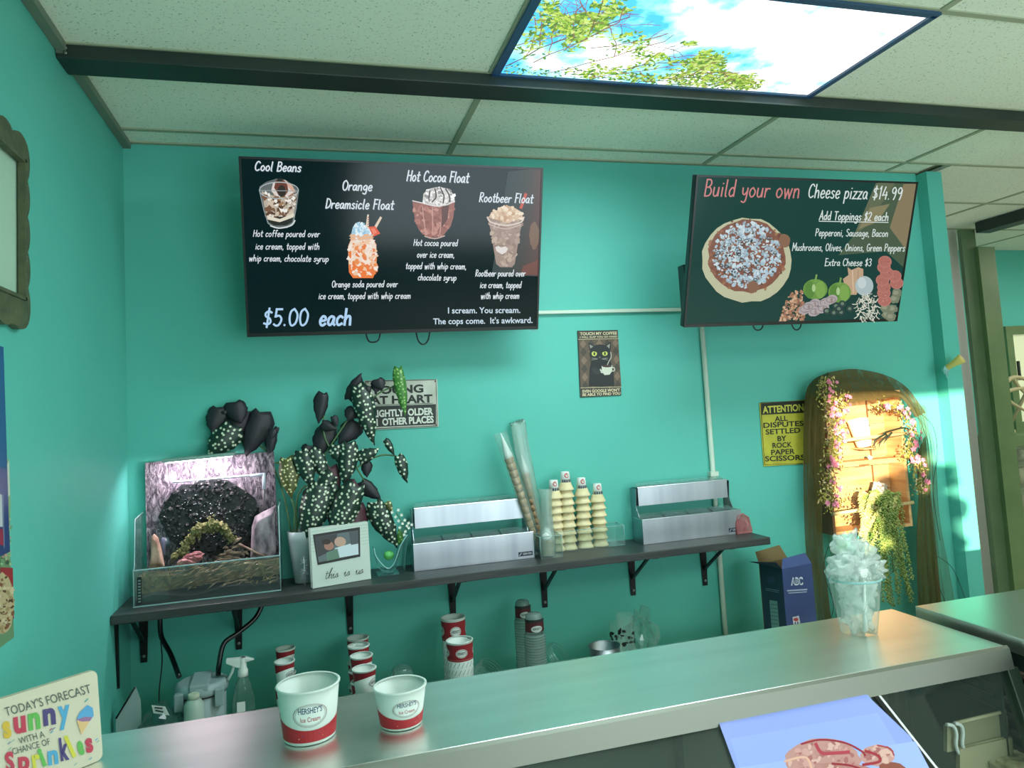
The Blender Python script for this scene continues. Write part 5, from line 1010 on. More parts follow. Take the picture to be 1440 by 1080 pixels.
for y, z in P:
    dy, dz = y-cy4, z-cz4; s_ = max(abs(dy)/iy, abs(dz)/iz); inn.append((cy4+dy/s_, cz4+dz/s_))
i1_ = m.add([(.026, y, z) for y, z in inn]); i0_ = m.add([(OX, y, z) for y, z in inn])
for i in range(n):
    j = (i+1) % n; m.face((o1_+i, o1_+j, i1_+j, i1_+i)); m.face((o0_+i, o0_+j, o1_+j, o1_+i)); m.face((i1_+i, i1_+j, i0_+j, i0_+i))
m.build('scalloped_border', FRM, ff)
m = MB()
for zz in range(34):
    z = cz4-iz+.006+zz*(2*iz-.012)/33
    for y in (cy4+iy+.007, cy4-iy-.007): m.rock((.026, y, z), (.004, .004, .0042), zz, .05, 1)
tag(m.build('beading', FRM, ff), kind='stuff')
m = MB(); e = .008
m.box(.014, .03, cy4-iy-.001, cy4-iy+e, cz4-iz, cz4+iz); m.box(.014, .03, cy4+iy-e, cy4+iy+.001, cz4-iz, cz4+iz); m.box(.014, .03, cy4-iy, cy4+iy, cz4+iz-e, cz4+iz); m.box(.014, .03, cy4-iy, cy4+iy, cz4-iz, cz4-iz+e); m.build('inner_moulding', FRM, ff)
MB().box(OX, .010, cy4-iy, cy4+iy, cz4-iz, cz4+iz).build('pale_panel', mat('pale_green_panel', (176, 212, 190), .3), ff)
def wallposter(name, q, X, col, label):
    pts = [onx(*p, X) for p in q]; d = pts[1]-pts[0]; w5 = Vector((0, -.34, 0)); L5 = pts[0]+w5; L6 = pts[1]+w5
    root = empty(name, (X, (pts[0].y+L6.y)/2, (pts[0].z+pts[1].z)/2), label, 'poster'); MB().prism([pts[0], pts[1], L6, L5], (-.0015, 0, 0)).build('sheet', mat('poster_sheet_%d' % col[0], col, .3), root); return root
wp2 = wallposter('wall_poster', [(8, 640), (20, 896)], .003, (112, 150, 110), 'green and red ice cream poster low on the left wall, under the blue one')
c = px_canvas((.003, 0, 0), (1, 0, 0), 1080/440, 0, 480, base=.0008)
c.P([(14, 400), (30, 410), (36, 560), (30, 760), (14, 720)], (128, 168, 120)); c.P([(0, 780), (43, 782), (47, 960), (0, 900)], (150, 44, 48)); c.ell(6, 905, 42, 105, (186, 170, 130), 24, jit=.05)
c.P([(22, 430), (30, 410), (33, 530), (24, 540)], (196, 206, 190))
c.specks(lambda x, y: ((x-6)/40)**2+((y-905)/100)**2 < 1, (-10, 800, 46, 1010), 90, (3, 9), [(206, 192, 156), (130, 84, 60), (160, 140, 100), (90, 60, 44)])
c.specks(lambda x, y: x < 36, (2, 600, 36, 770), 50, (3, 8), [(150, 190, 140), (60, 96, 66), (196, 150, 140), (110, 150, 110)])
c.build('picture_print', print_mat('print'), wp2)
wp1 = wallposter('wall_poster', [(5, 488), (14, 776)], .006, (24, 62, 116), 'dark blue poster on the left wall below the scalloped frame')
c = px_canvas((.006, 0, 0), (1, 0, 0), 1080/440, 0, 480, base=.0008)
c.P([(-10, 20), (11, 22), (22, 440), (-10, 430)], (40, 92, 140)); c.P([(-20, 520), (5, 530), (8, 640), (-20, 640)], (190, 196, 200)); c.P([(-20, 645), (9, 648), (11, 705), (-20, 700)], (146, 44, 70)); c.line([(8, 530), (13, 715)], 2, (140, 160, 190))
c.build('picture_print', print_mat('print'), wp1)

# ================================================================== back work table and everything under the shelf
TZ = .668
tbk = empty('work_table', (1.4, -.3, 0), 'low steel work table behind the counter carrying the cup stacks', 'table')
MB().box(.03, 2.78, -.55, -.085, TZ-.03, TZ).build('table_top', CST, tbk, bevel=.002)
for x in (.07, 2.74):
    for y in (-.51, -.125): MB().tube([(x, y, .001), (x, y, TZ-.03)], .018, 10).build('leg', STEEL2, tbk)
SP = mat('canister_plastic', (152, 172, 174), .4)
cf = empty('canister_filter', (.27, -.25, TZ), 'white plastic aquarium canister filter under the shelf with two hoses', 'canister filter')
a, b = ony(245, 975, -.27), ony(320, 960, -.27); xm = (a.x+b.x)/2; rx = (b.x-a.x)/2; zl = a.z-.01
def oval(m, cx_, cy_, rx_, ry_, prof, n=30):
    ks = [m.add([(cx_+rx_*k*math.cos(2*math.pi*j/n), cy_+ry_*k*math.sin(2*math.pi*j/n), z) for j in range(n)]) for k, z in prof]
    for i in range(len(prof)-1):
        for j in range(n): m.face((ks[i]+j, ks[i]+(j+1) % n, ks[i+1]+(j+1) % n, ks[i+1]+j), None, True)
    m.face([ks[0]+n-1-j for j in range(n)]); m.face([ks[-1]+j for j in range(n)])
m = MB(); oval(m, xm, -.25, rx*.92, .075, [(.96, TZ+.001), (1, TZ+.01), (1, zl-.006)]); m.build('body', SP, cf)
m = MB(); oval(m, xm, -.25, rx*.94, .077, [(1, zl-.006), (1, zl)]); m.build('gasket', BLACKP, cf)
m = MB(); oval(m, xm, -.25, rx, .082, [(1, zl), (1.02, zl+.012), (.98, zl+.03), (.86, zl+.036)]); m.build('lid', SP, cf)
m = MB(); m.obb((xm-.03, -.33, zl+.018), (.06, 0, 0), (0, .12, .01), (0, 0, .024)); m.build('handle', SP, cf, bevel=.005)
for dx in (-.062, .062): MB().box(xm+dx-.014, xm+dx+.014, -.328, -.30, zl-.035, zl+.02).build('clip', SP, cf, bevel=.003)
MB().lathe((xm+.0-.012, -.352, TZ+.001), [(.03, 0), (.031, .01), (.031, .137), (.02, .152), (.016, .155)], 20).build('side_bottle', mat('milky_plastic', (176, 196, 184), .35), cf)
MB().lathe((xm-.012, -.352, TZ+.156), [(.018, 0), (.018, .014), (.016, .016)], 18).build('bottle_cap', mat('cream_cap', (206, 212, 190), .4), cf)
HOSE = mat('black_hose', (14, 22, 22), .2)
def pxtube(name, pts, r, label, cat, mt, group=None, org=None):
    q = [ony(x, y, Y) for x, y, Y in pts]; q = spline([Vector((q[0].x, q[0].y, SZ-.0305))]+[p for p in q if p.z < SZ-.05], 6); o = MB().tube(q, r, 10).build(name, mt, None, origin=org or q[0]); return tag(o, label, cat, group)
def hose_end(x, y, Y): return (x, y, Y)
pxtube('hose', [(225, 868, -.12), (227, 895, -.14), (240, 920, -.18), (252, 952, -.25)], .0085, 'black hose dropping straight from the shelf to the left of the filter', 'hose', HOSE, 'filter hoses')
pxtube('hose', [(372, 848, -.16), (360, 868, -.18), (335, 890, -.21), (315, 905, -.23), (308, 935, -.25), (307, 950, -.255)], .0085, 'black hose curving from the shelf down to the right of the filter', 'hose', HOSE, 'filter hoses')
pxtube('cable', [(224, 872, -.06), (226, 900, -.06), (228, 930, -.06), (224, 970, -.08), (224, 990, -.10)], .0022, 'thin black cable hanging down the wall beside the left hose', 'cable', BLACKP)
sp = empty('spray_bottle', (.425, -.27, TZ), 'clear spray bottle with a white trigger head beside the filter', 'spray bottle')
sx_ = ony(342, 960, -.27).x; z_n = ony(340, 948, -.27).z; sh_ = z_n-TZ
MB().lathe((sx_, -.27, TZ+.001), [(.001, 0), (.036, .001), (.038, .01), (.036, sh_*.55), (.024, sh_*.82), (.014, sh_*.95), (.013, sh_)], 24, closed=True).build('bottle', film('bottle_plastic', (120, 160, 150), .22, .06, .4), sp)
m = MB(); m.lathe((sx_, -.27, z_n), [(.017, -.006), (.017, .012), (.013, .02), (.012, .05), (.013, .056)], 18); m.build('collar', SPW, sp)
m = MB(); h0 = ony(318, 923, -.27); m.prism([(h0.x, -.28, z_n+.058), (sx_-.005, -.28, z_n+.056), (sx_+.01, -.28, z_n+.056), (sx_+.038, -.28, z_n+.044), (sx_+.012, -.28, z_n+.040), (sx_-.002, -.28, z_n+.022), (sx_-.02, -.28, z_n+.026), (h0.x, -.28, z_n+.044)], (0, .02, 0)); m.build('spray_head', SPW, sp, bevel=.002)
m = MB(); m.tube([(sx_-.028, -.27, z_n+.034), (sx_-.034, -.27, z_n+.012), (sx_-.048, -.27, z_n-.012)], .0045, 8); m.build('trigger', SPW, sp)
MB().box(sx_-.018, sx_+.008, -.312, -.308, TZ+.075, TZ+.107).build('label_patch', PAPER, sp)
# leaning boards and a bag at the far left
lb = empty('leaning_board', (.07, -.2, TZ), 'pale folded board leaning in the corner below the shelf end', 'board')
P = [ony(x, y, -.30) for x, y in ((163, 1025), (163, 1010), (190, 966), (197, 985), (200, 1025))]
for p in P: p.x = max(p.x, .006)
P[0].z = TZ+.001; P[-1].z = TZ+.001; MB().prism(P, (0, .008, 0)).build('sheet', mat('grey_card', (158, 176, 176), .6), lb); MB().tube([P[1]+Vector((.001, -.002, 0)), P[2]+Vector((0, -.002, 0))], .003, 6).build('edge', BLACKM, lb)
a = ony(228, 1005, -.33); m = MB(); m.rock((a.x, -.33, TZ+.07), (.06, .06, .08), 8, .35, 3)
for v in m.v: v.z = max(v.z, TZ+.001)
pb = empty('plastic_bag', (a.x, -.33, TZ), 'dark clear plastic bag with a small white label by the filter', 'bag'); m.build('bag', film('grey_bag', (90, 130, 126), .45, .15, .35), pb)
m = MB(); P = [ony(x, y, -.395) for x, y in ((213, 992), (232, 994), (238, 1006), (216, 1003))]; m.prism(P, (0, .002, 0)); m.build('label_patch', PAPER, pb)
c = px_canvas((0, -.3955, 0), (0, 1, 0), 1, 0, 0, base=.001); c.line([(218, 995), (228, 996)], 2, (40, 50, 50)); c.line([(219, 999), (229, 1001)], 2, (40, 50, 50)); c.build('label_print', print_mat('print'), pb)
# red and white paper cups: columns of cups, front ones shorter
def column(px_, py_, rpx, Y, style, lab, hmax, grp, a0=0.0):
    p = ony(px_, py_, Y); r = (ony(px_+rpx, py_, Y)-ony(px_-rpx, py_, Y)).length/2; top = p.z; k = 0
    while top > TZ+.03:
        h = min(hmax, top-TZ-.001); nm = lab if k == 0 else lab.replace('topmost', ['', 'second cup down', 'third cup down', 'lowest cup', 'lowest cup'][k])
        paper_cup(p.x, Y, top-h, r*.78, r, h, style, nm, grp, a0=a0, seg=24); top -= h+.0015; k += 1
        if k >= 5: break
    return
for (px_, py_, rpx, Y, w_) in ((401, 911, 13.5, -.14, 'rear'), (400, 929, 14, -.245, 'front')):
    column(px_, py_, rpx, Y, 'small', 'red and white paper cup, topmost of the %s left column' % w_, .085, 'small red banded paper cups', a0=.7)
for (px_, py_, rpx, Y, w_) in ((503, 896, 15, -.13, 'rearmost'), (504, 907, 15, -.22, 'third'), (508, 921, 15.5, -.335, 'second'), (512, 939, 16.5, -.45, 'front')):
    column(px_, py_, rpx, Y, 'small', 'red banded paper cup, topmost, %s column in the row of four' % w_, .085, 'small red banded paper cups', a0=.9)
for (px_, py_, rpx, Y, w_) in ((637, 867, 16.5, -.16, 'rear tall red and white paper cup, touching the teal wall side'), (646, 899, 18, -.30, 'front tall red and white paper cup with diagonal script pattern')):
    p = ony(px_, py_, Y); r = (ony(px_+rpx, py_, Y)-ony(px_-rpx, py_, Y)).length/2; h = p.z-TZ-.002; paper_cup(p.x, Y, TZ+.001, r*.95, r, h, 'tall', w_, 'tall red banded paper cups', a0=-.05 if Y < -.2 else .0, seg=28)
# clear tub stacks
TUB = film('grey_clear_tub', (160, 180, 176), .62, .12, .45)
for (px_, py_, rpx, Y, w_) in ((734, 843, 11, -.14, 'rear stack of clear ridged tubs, against the wall'), (750, 861, 13, -.27, 'front stack of clear ridged tubs with a red printed label')):
    p = ony(px_, py_, Y); r = (ony(px_+rpx, py_, Y)-ony(px_-rpx, py_, Y)).length/2; root = empty('clear_tub_stack', (p.x, Y, TZ+.001), w_, 'plastic tubs', 'clear tub stacks'); h = p.z-TZ
    prof = [(r*1.1, 0)]; z = 0
    while z < h-.085: prof += [(r*1.12, z+.002), (r*1.12, z+.004), (r*1.0, z+.006), (r*1.0, z+.009)]; z += .010
    MB().lathe((p.x, Y, TZ+.001), prof, 24, closed=True).build('tub_rims', TUB, root)
    MB().lathe((p.x, Y, TZ+.001), [(r*1.0, z), (r*.9, h-.03), (r*.88, h-.026), (r*.84, h-.01), (r*.6, h-.003), (.001, h-.003)], 24).build('top_tub', TUB, root)
    fn = lambda X, Z, p=p, r=r, Y=Y, z=z, h=h: Vector((p.x+r*.97*math.sin(X), Y-r*.97*math.cos(X), Z)); c = Canvas(fn, lambda q, p=p, Y=Y: Vector((q.x-p.x, q.y-Y, 0)).normalized(), base=.001); c.curved = True; c.st = 1e-4
    zz = TZ+z+.012
    for i in range(-4, 4): c.P([(i*.35, zz), (i*.35+.35, zz), (i*.35+.35, zz+.036), (i*.35, zz+.036)], (84, 34, 40)); c.lay -= 3e-5
    for i in range(-4, 4): c.P([(i*.35, zz+.036), (i*.35+.35, zz+.036), (i*.35+.35, zz+.046), (i*.35, zz+.046)], (34, 44, 44)); c.lay -= 3e-5
    c.lay += 6e-5; c.ell(0, zz+.012, .6, .012, (196, 206, 200)); c.type("HERSHEY'S", (-.45, zz+.009), (.45, zz+.009), -.008, (34, 40, 60), .02); c.build('printed_band', print_mat('print'), root)
LID = film('clear_lid', (150, 190, 180), .22, .12, .5)
for (px_, py_, rpx, Y, n, tilt, w_) in ((565, 935, 17, -.2, 5, .1, 'faint stack of clear dome lids behind the smaller counter cup'), (688, 938, 22, -.34, 5, .9, 'fanned stack of clear lids right of the tall paper cups'), (788, 925, 20, -.2, 3, 1.0, 'clear lids leaning on the wall right of the tub stacks')):
    p = ony(px_, py_, Y); r = (ony(px_+rpx, py_, Y)-ony(px_-rpx, py_, Y)).length/2; root = empty('lid_stack', (p.x, Y, TZ+.001), w_, 'plastic lids', 'clear lid stacks'); ax = Vector((math.sin(tilt)*.6, -math.sin(tilt)*.4, math.cos(tilt))).normalized()
    lift = max(0, p.z-.03-(TZ+r*1.05*math.sin(tilt)+.006)) if tilt > .5 else max(0, p.z-(TZ+.004+n*.018+.02))
    if lift > .01: MB().lathe((p.x, Y, TZ+.001), [(r*.8, 0), (r*.9, lift*.9), (r*.7, lift), (.001, lift)], 20).build('tub', LID, root)
    for i in range(n):
        cc = Vector((0, 0, lift))+Vector((p.x, Y, TZ+r*1.05*math.sin(tilt)+.006))+ax*(i*.010-.02) if tilt > .5 else Vector((p.x, Y, TZ+.004+i*.018+lift)); prof = [(r, 0), (r*1.02, .003), (r*.92, .006), (r*.8, .026), (r*.5, .036), (.001, .038)] if tilt < .5 else [(r, 0), (r*1.03, .002), (r*.9, .005), (r*.88, .008)]
        MB().lathe(cc, prof, 24, axis=ax, closed=True).build('lid', LID, root)
bw = ony(850, 908, -.33); bo = tag(MB().lathe((bw.x, -.33, TZ+.001), [(.035, 0), (.04, .002), (.055, .06), (.06, bw.z-TZ), (.062, bw.z-TZ+.001), (.057, bw.z-TZ-.002), (.05, .03), (.02, .006), (.001, .006)], 28).build('metal_bowl', STEEL, origin=(bw.x, -.33, TZ)), 'small shiny metal bowl just behind the counter edge', 'bowl')
for (px_, py_, rpx, Y, w_) in ((878, 864, 11, -.25, 'front clear cup with black spotted pattern, beside the metal bowl'), (866, 876, 9, -.13, 'rear clear cup with black spotted pattern, half hidden')):
    p = ony(px_, py_, Y); r = (ony(px_+rpx, py_, Y)-ony(px_-rpx, py_, Y)).length/2; h = p.z-TZ; root = empty('patterned_cup', (p.x, Y, TZ+.001), w_, 'plastic cup', 'clear patterned cups')
    MB().lathe((p.x, Y, TZ+.001), [(.001, 0), (r*1.1, .001), (r*1.15, .01), (r*1.2, h*.3), (r, h*.4), (r, h)], 24, closed=True).build('cup_wall', CUPF, root)
    c = Canvas(lambda X, Z, p=p, Y=Y, r=r: Vector((p.x+r*1.01*math.sin(X), Y-r*1.01*math.cos(X), Z)), lambda q, p=p, Y=Y: Vector((q.x-p.x, q.y-Y, 0)).normalized(), base=.0012)
    for i in range(16): c.ell(rnd.uniform(-1.4, 1.4), TZ+h*rnd.uniform(.45, .75), rnd.uniform(.1, .34), rnd.uniform(.003, .008), (22, 28, 28), 9, jit=.35)
    c.build('spot_print', print_mat('print'), root)
p = ony(905, 900, -.22); m = MB(); m.rock((p.x, -.22, TZ+.09), (.055, .045, .105), 12, .5, 3, fr=2)
for v in m.v: v.z = max(v.z, TZ+.001)
tag(m.build('plastic_bag', film('teal_bag', (120, 176, 160), .35, .15, .4), origin=(p.x, -.22, TZ)), 'crumpled clear plastic bag right of the spotted cups', 'bag')
# navy carton with open flaps
bc = empty('open_carton', (2.56, -.3, TZ), 'navy blue cardboard carton with open flaps and white printed logo', 'carton')
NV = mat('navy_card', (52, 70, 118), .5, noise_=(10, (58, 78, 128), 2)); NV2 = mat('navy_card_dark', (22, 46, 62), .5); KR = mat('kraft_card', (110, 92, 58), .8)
f0, f1 = ony(1101, 812, -.36), ony(1142, 800, -.33); f0.z = f1.z = .985; s0 = ony(1068, 805, -.22); s0.z = .985
dv = Vector((0, 0, -(.985-TZ-.001))); bk_ = f1+(s0-f0)
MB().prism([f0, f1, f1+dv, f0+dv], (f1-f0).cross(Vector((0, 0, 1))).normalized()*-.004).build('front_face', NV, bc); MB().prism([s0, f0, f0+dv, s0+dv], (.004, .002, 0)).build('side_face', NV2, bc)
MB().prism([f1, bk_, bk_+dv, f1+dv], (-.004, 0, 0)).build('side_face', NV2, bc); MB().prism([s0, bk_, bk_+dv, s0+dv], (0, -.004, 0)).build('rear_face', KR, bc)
MB().prism([s0, f0, f0+Vector((-.03, -.01, .03)), s0+Vector((-.045, -.01, .012))], (0, .002, .002)).build('flap', NV2, bc); MB().prism([s0, bk_, bk_+Vector((0, .05, .045)), s0+Vector((.02, .05, .035))], (0, .002, .002)).build('flap', KR, bc); MB().prism([f0, f1, f1+Vector((.0, .035, .035)), f0+Vector((.03, .035, .03))], (0, .002, .002)).build('flap', NV, bc)
nf = (f1-f0).cross(Vector((0, 0, 1))).normalized(); c = px_canvas(f0, nf, 1350/200, 1060, 740, base=.0012)
c.type('ABC', (352, 558), (466, 552), 72, (206, 216, 226), .05); c.type('ABC', (362, 550), (456, 545), 52, (60, 78, 128), .0)
c.line([(318, 612), (500, 600)], 13, (170, 182, 206)); c.line([(330, 634), (498, 622)], 11, (150, 164, 192)); c.P([(365, 862), (425, 848), (440, 920), (375, 930)], (206, 204, 214)); c.ell(398, 885, 24, 16, (180, 60, 66)); c.P([(384, 908), (396, 906), (398, 930), (386, 930)], (52, 60, 100)); c.P([(408, 906), (420, 904), (422, 928), (410, 930)], (52, 60, 100))
for i in range(4):
    for j in range(3): x, y = 330+j*90+(i % 2)*45, 690+i*60; c.line([(x-40, y), (x, y-34), (x+40, y)], 3, (60, 80, 130))
ns = (f0-s0).cross(Vector((0, 0, 1))).normalized(); c.build('printed_logo', print_mat('print'), bc); c = px_canvas(f0, ns, 1350/200, 1060, 740, base=.0012)
c.P([(150, 700), (225, 712), (245, 960), (172, 970)], (96, 136, 128)); c.line([(118, 590), (240, 612)], 7, (90, 116, 130)); c.line([(118, 605), (240, 628)], 6, (90, 116, 130)); c.ell(165, 510, 40, 34, (40, 64, 84))
for i in range(6): c.line([(168, 740+i*36), (228, 748+i*36)], 9, (70, 104, 104))
c.build('printed_label', print_mat('print'), bc)

# ================================================================== wooden crate with drape, flowers and plants
Yf, Yb = -.125, -.012
PINE = mat('pine_board', (186, 138, 88), .55, noise_=(4, (216, 174, 120), 5, (1, 1, 9)), bump=(30, .15)); PINED = mat('shaded_dark_wood', (112, 74, 44), .6, noise_=(4, (134, 92, 56), 4, (6, 1, 1)))  # dark copy carries the left side board's shade in its colour
xl = ony(1167, 690, Yf).x; xr = ony(1279, 690, Yf).x; zb = ony(1200, 750, Yf).z; zt = ony(1220, 560, Yf).z+.03; zm = ony(1215, 652, Yf).z
cr = empty('wooden_crate', ((xl+xr)/2, Yf/2, zb), 'pine crate shelf on the wall under brown netting, with flowers and pots', 'crate shelf')
t = .014
for i in range(4):
    a = zb+t+(zt-zb-t)*i/4; b_ = zb+t+(zt-zb-t)*(i+1)/4; MB().box(xl+t, xr-t, Yb-.008, Yb, a+.0015, b_-.0015).build('back_board', PINE, cr, bevel=.001)
for i, nm in ((0, 'side_board'), (1, 'side_board')):
    x = xl if i == 0 else xr-t; MB().box(x, x+t, Yf, Yb, zb, zt).build(nm, PINED if i == 0 else PINE, cr, bevel=.001)
MB().box(xl+t, xr-t, Yf, Yb, zb, zb+t).build('bottom_board', PINE, cr, bevel=.001); MB().box(xl+t, xr-t, Yf, Yb, zt-t, zt).build('top_board', PINE, cr, bevel=.001); MB().box(xl+t, xr-t, Yf+.02, Yb-.009, zm-.012, zm+.012).build('middle_board', PINE, cr, bevel=.001)
xs_ = xl+(xr-xl)*.74
MB().box(xs_, xs_+.006, Yb-.014, Yb-.009, zb+t, zt-t).build('batten', PINED, cr)
zr1, zr2 = ony(1215, 616, Yf-.01).z, ony(1190, 719, Yf-.01).z
RAIL = mat('pale_dowel', (206, 184, 130), .45)
for z in (zr1, zr2): MB().tube([(xl-.006, Yf-.008, z-.006), (xr+.006, Yf-.008, z+.006)], .0085, 10).build('dowel_rail', RAIL, cr)
q = ony(1215, 654, Yf+.02); MB().box(q.x-.028, q.x+.028, Yf+.016, Yf+.02, q.z-.004, q.z+.004).build('wire_handle', PINED, cr)
# white dotted cup leaning in the upper bay
a = ony(1213, 608, -.07); dcup = empty('dotted_pot', (a.x, -.07, zm+.012), 'white pot with small dark dots leaning in the upper crate bay', 'pot')
ax = Vector((-.22, 0, 1)).normalized(); z_ = zr1-.012; base = Vector((a.x+.006, -.068, z_-.03))
MB().lathe(base, [(.001, 0), (.034, .0), (.036, .004), (.048, .125), (.049, .128), (.045, .127), (.033, .01), (.001, .008)], 26, axis=ax).build('pot_wall', mat('bright_ceramic', (236, 230, 222), .35), dcup)
MB().lathe(base+ax*.1, [(.041, 0), (.001, .003)], 20, axis=ax).build('dark_fill', MATS['dark_soil'], dcup)  # dark disc set inside the pot below its mouth
m = MB()
for i, (dx, dz) in enumerate(((.004, .09), (-.016, .05), (.022, .06), (.01, .022), (-.006, .115), (.026, .1), (-.02, .085))): 
    p = base+ax*dz+Vector((dx, -(.034+.011*dz/.125)*.86, 0)); m.rock(p, (.0042, .0022, .004), i, .3, 1)
m.build('dots', BLACKP, dcup)
MB().box(a.x-.04, a.x+.052, Yf+.008, Yb-.015, z_-.044, z_-.038).build('ledge', PINE, cr)
# speckled cube pot
a = ony(1237, 687, -.10); sk = empty('speckled_cube_pot', (a.x, -.10, a.z-.03), 'small speckled white faceted pot tilted above the trailing plant', 'pot')
m = MB(); R_ = Matrix.Rotation(.35, 3, 'Y') @ Matrix.Rotation(.5, 3, 'Z'); hh = .026
cs = [R_ @ Vector((x*hh*(1 if z < 0 else .86), y*hh, z*hh)) + Vector((a.x, -.10, a.z)) for x, y, z in ((-1, -1, -1), (1, -1, -1), (1, 1, -1), (-1, 1, -1), (-1, -1, 1), (1, -1, 1), (1, 1, 1), (-1, 1, 1))]
k = m.add(cs)
for q in ((0, 3, 2, 1), (4, 5, 6, 7), (0, 1, 5, 4), (1, 2, 6, 5), (2, 3, 7, 6), (3, 0, 4, 7)): m.face(q)
m.build('pot_wall', mat('terrazzo_speckle', (226, 220, 206), .5, noise_=(90, (120, 100, 84), 2)), sk, bevel=.004)
MB().lathe((a.x, -.10, a.z+.024), [(.008, 0), (.004, .006), (.0005, .010)], 5).build('tip', MATS['bright_ceramic'], sk); MB().tube([(a.x, -.10, a.z-.03), (a.x-.012, -.10, a.z-.05), (a.x-.03, -.1, a.z-.065)], .006, 7).build('stem', MATS['bright_ceramic'], sk)
# dark dragon-claw ornament on the rail, small white bead
p = [ony(x, y, Yf-.018) for x, y in ((1242, 609), (1258, 604), (1274, 602), (1290, 612), (1296, 628))]; mm = MB(); mm.tube(spline(p, 5), [.004]*8+[.0035]*8+[.001]*5 if len(spline(p, 5)) == 21 else .0035, 7)
for (x0_, y0_, x1_, y1_, x2_, y2_) in ((1246, 610, 1230, 620, 1232, 633), (1248, 612, 1238, 622, 1236, 630), (1254, 608, 1246, 618, 1242, 624)): mm.tube(spline([ony(x0_, y0_, Yf-.02), ony(x1_, y1_, Yf-.02), ony(x2_, y2_, Yf-.02)], 4), [.005, .005, .0048, .004, .004, .003, .002, .0012, .0006], 6)
tag(mm.build('claw_ornament', mat('dark_olive_resin', (34, 42, 24), .5), origin=p[0]), 'dark curved claw ornament draped over the upper crate rail', 'ornament')
p = ony(1224, 646, Yf+.03); tag(MB().rock((p.x, Yf+.03, zm+.022), (.011, .01, .010), 2, .3, 2).build('bead', mat('pearl', (232, 228, 210), .4), origin=(p.x, Yf+.03, zm+.012)), 'tiny white bead ornament sitting on the middle crate board', 'ornament')
# flower garlands
LEAFG = mat('garland_leaf', (92, 104, 40), .6, noise_=(60, (176, 160, 70), 2)); PINK1 = mat('pink_blossom', (196, 84, 112), .6, noise_=(90, (226, 150, 170), 2)); PALE = mat('pale_blossom', (214, 178, 120), .6, noise_=(90, (232, 208, 160), 2)); WINE = mat('wine_blossom', (84, 50, 44), .7)
bl0 = None
def garland(pxs, wd, n, nb, label, Y):
    p0 = ony(*pxs[0], Y); root = empty('flower_garland', p0, label, 'garland', 'pink flower garlands on the crate'); path = spline([ony(x, y, Y-.004*i) for i, (x, y) in enumerate(pxs)], 8)
    MB().tube(path, .0016, 5).build('vine', STEM, root); m = MB(); m2 = MB(); m3 = MB()
    for i in range(n):
        p = rnd.choice(path)+Vector((rnd.gauss(0, wd), rnd.uniform(-.018, .008), rnd.gauss(0, .012))); a = rnd.uniform(0, 6.3); r = rnd.uniform(.005, .011); u = Vector((math.cos(a), rnd.uniform(-.4, .4), math.sin(a)))*r; v = Vector((-math.sin(a), rnd.uniform(-.4, .4), math.cos(a)))*r*.38
        (m if i % 3 else (m2 if i % 2 else m3)).poly([p-u, p+v, p+u, p-v])
    tag(m.build('foliage', LEAFG, root), kind='stuff'); tag(m2.build('pale_florets', PALE, root), kind='stuff'); tag(m3.build('dark_florets', WINE, root), kind='stuff')
    me = None
    for i in range(nb):
        p = path[int((i+.5)/nb*(len(path)-1))]+Vector((rnd.gauss(0, wd*.8), rnd.uniform(-.034, -.02), rnd.gauss(0, .012)))
        if me is None:
            mb = MB()
            for ring_, rr_, tl_ in ((5, .010, .2), (4, .006, .8)):
                for j in range(ring_):
                    a = j*6.283/ring_+tl_; d = Vector((math.cos(a), -tl_*.6, math.sin(a))); e = Vector((-math.sin(a), 0, math.cos(a))); mb.poly([Vector((0, 0, 0)), d*rr_*.6+e*rr_*.5, d*rr_*1.25, d*rr_*.6-e*rr_*.5])
            mb.v = [v+wloc(root) for v in mb.v]; o = mb.build('blossom', PINK1, root); me = o
        else: o = me.copy(); sc.collection.objects.link(o)
        o.location = p-wloc(root); s_ = rnd.uniform(.7, 1.35); o.scale = (s_, s_, s_); o.rotation_euler = (rnd.uniform(-.5, .5), rnd.uniform(0, 6), rnd.uniform(-.6, .6))
garland([(1160, 535), (1166, 570), (1172, 610), (1168, 650), (1164, 690), (1172, 712)], .024, 1300, 44, 'long pink and yellow flower garland hanging down the left side of the crate', Yf-.03)
garland([(1184, 555), (1180, 585), (1178, 620), (1172, 660)], .016, 520, 22, 'inner strand of pink flowers just right of the long left garland', Yf-.045)
garland([(1238, 570), (1258, 572), (1276, 590), (1282, 615), (1276, 640), (1290, 655), (1292, 690)], .017, 800, 34, 'pink flower garland hanging at the upper right corner of the crate', Yf-.02)
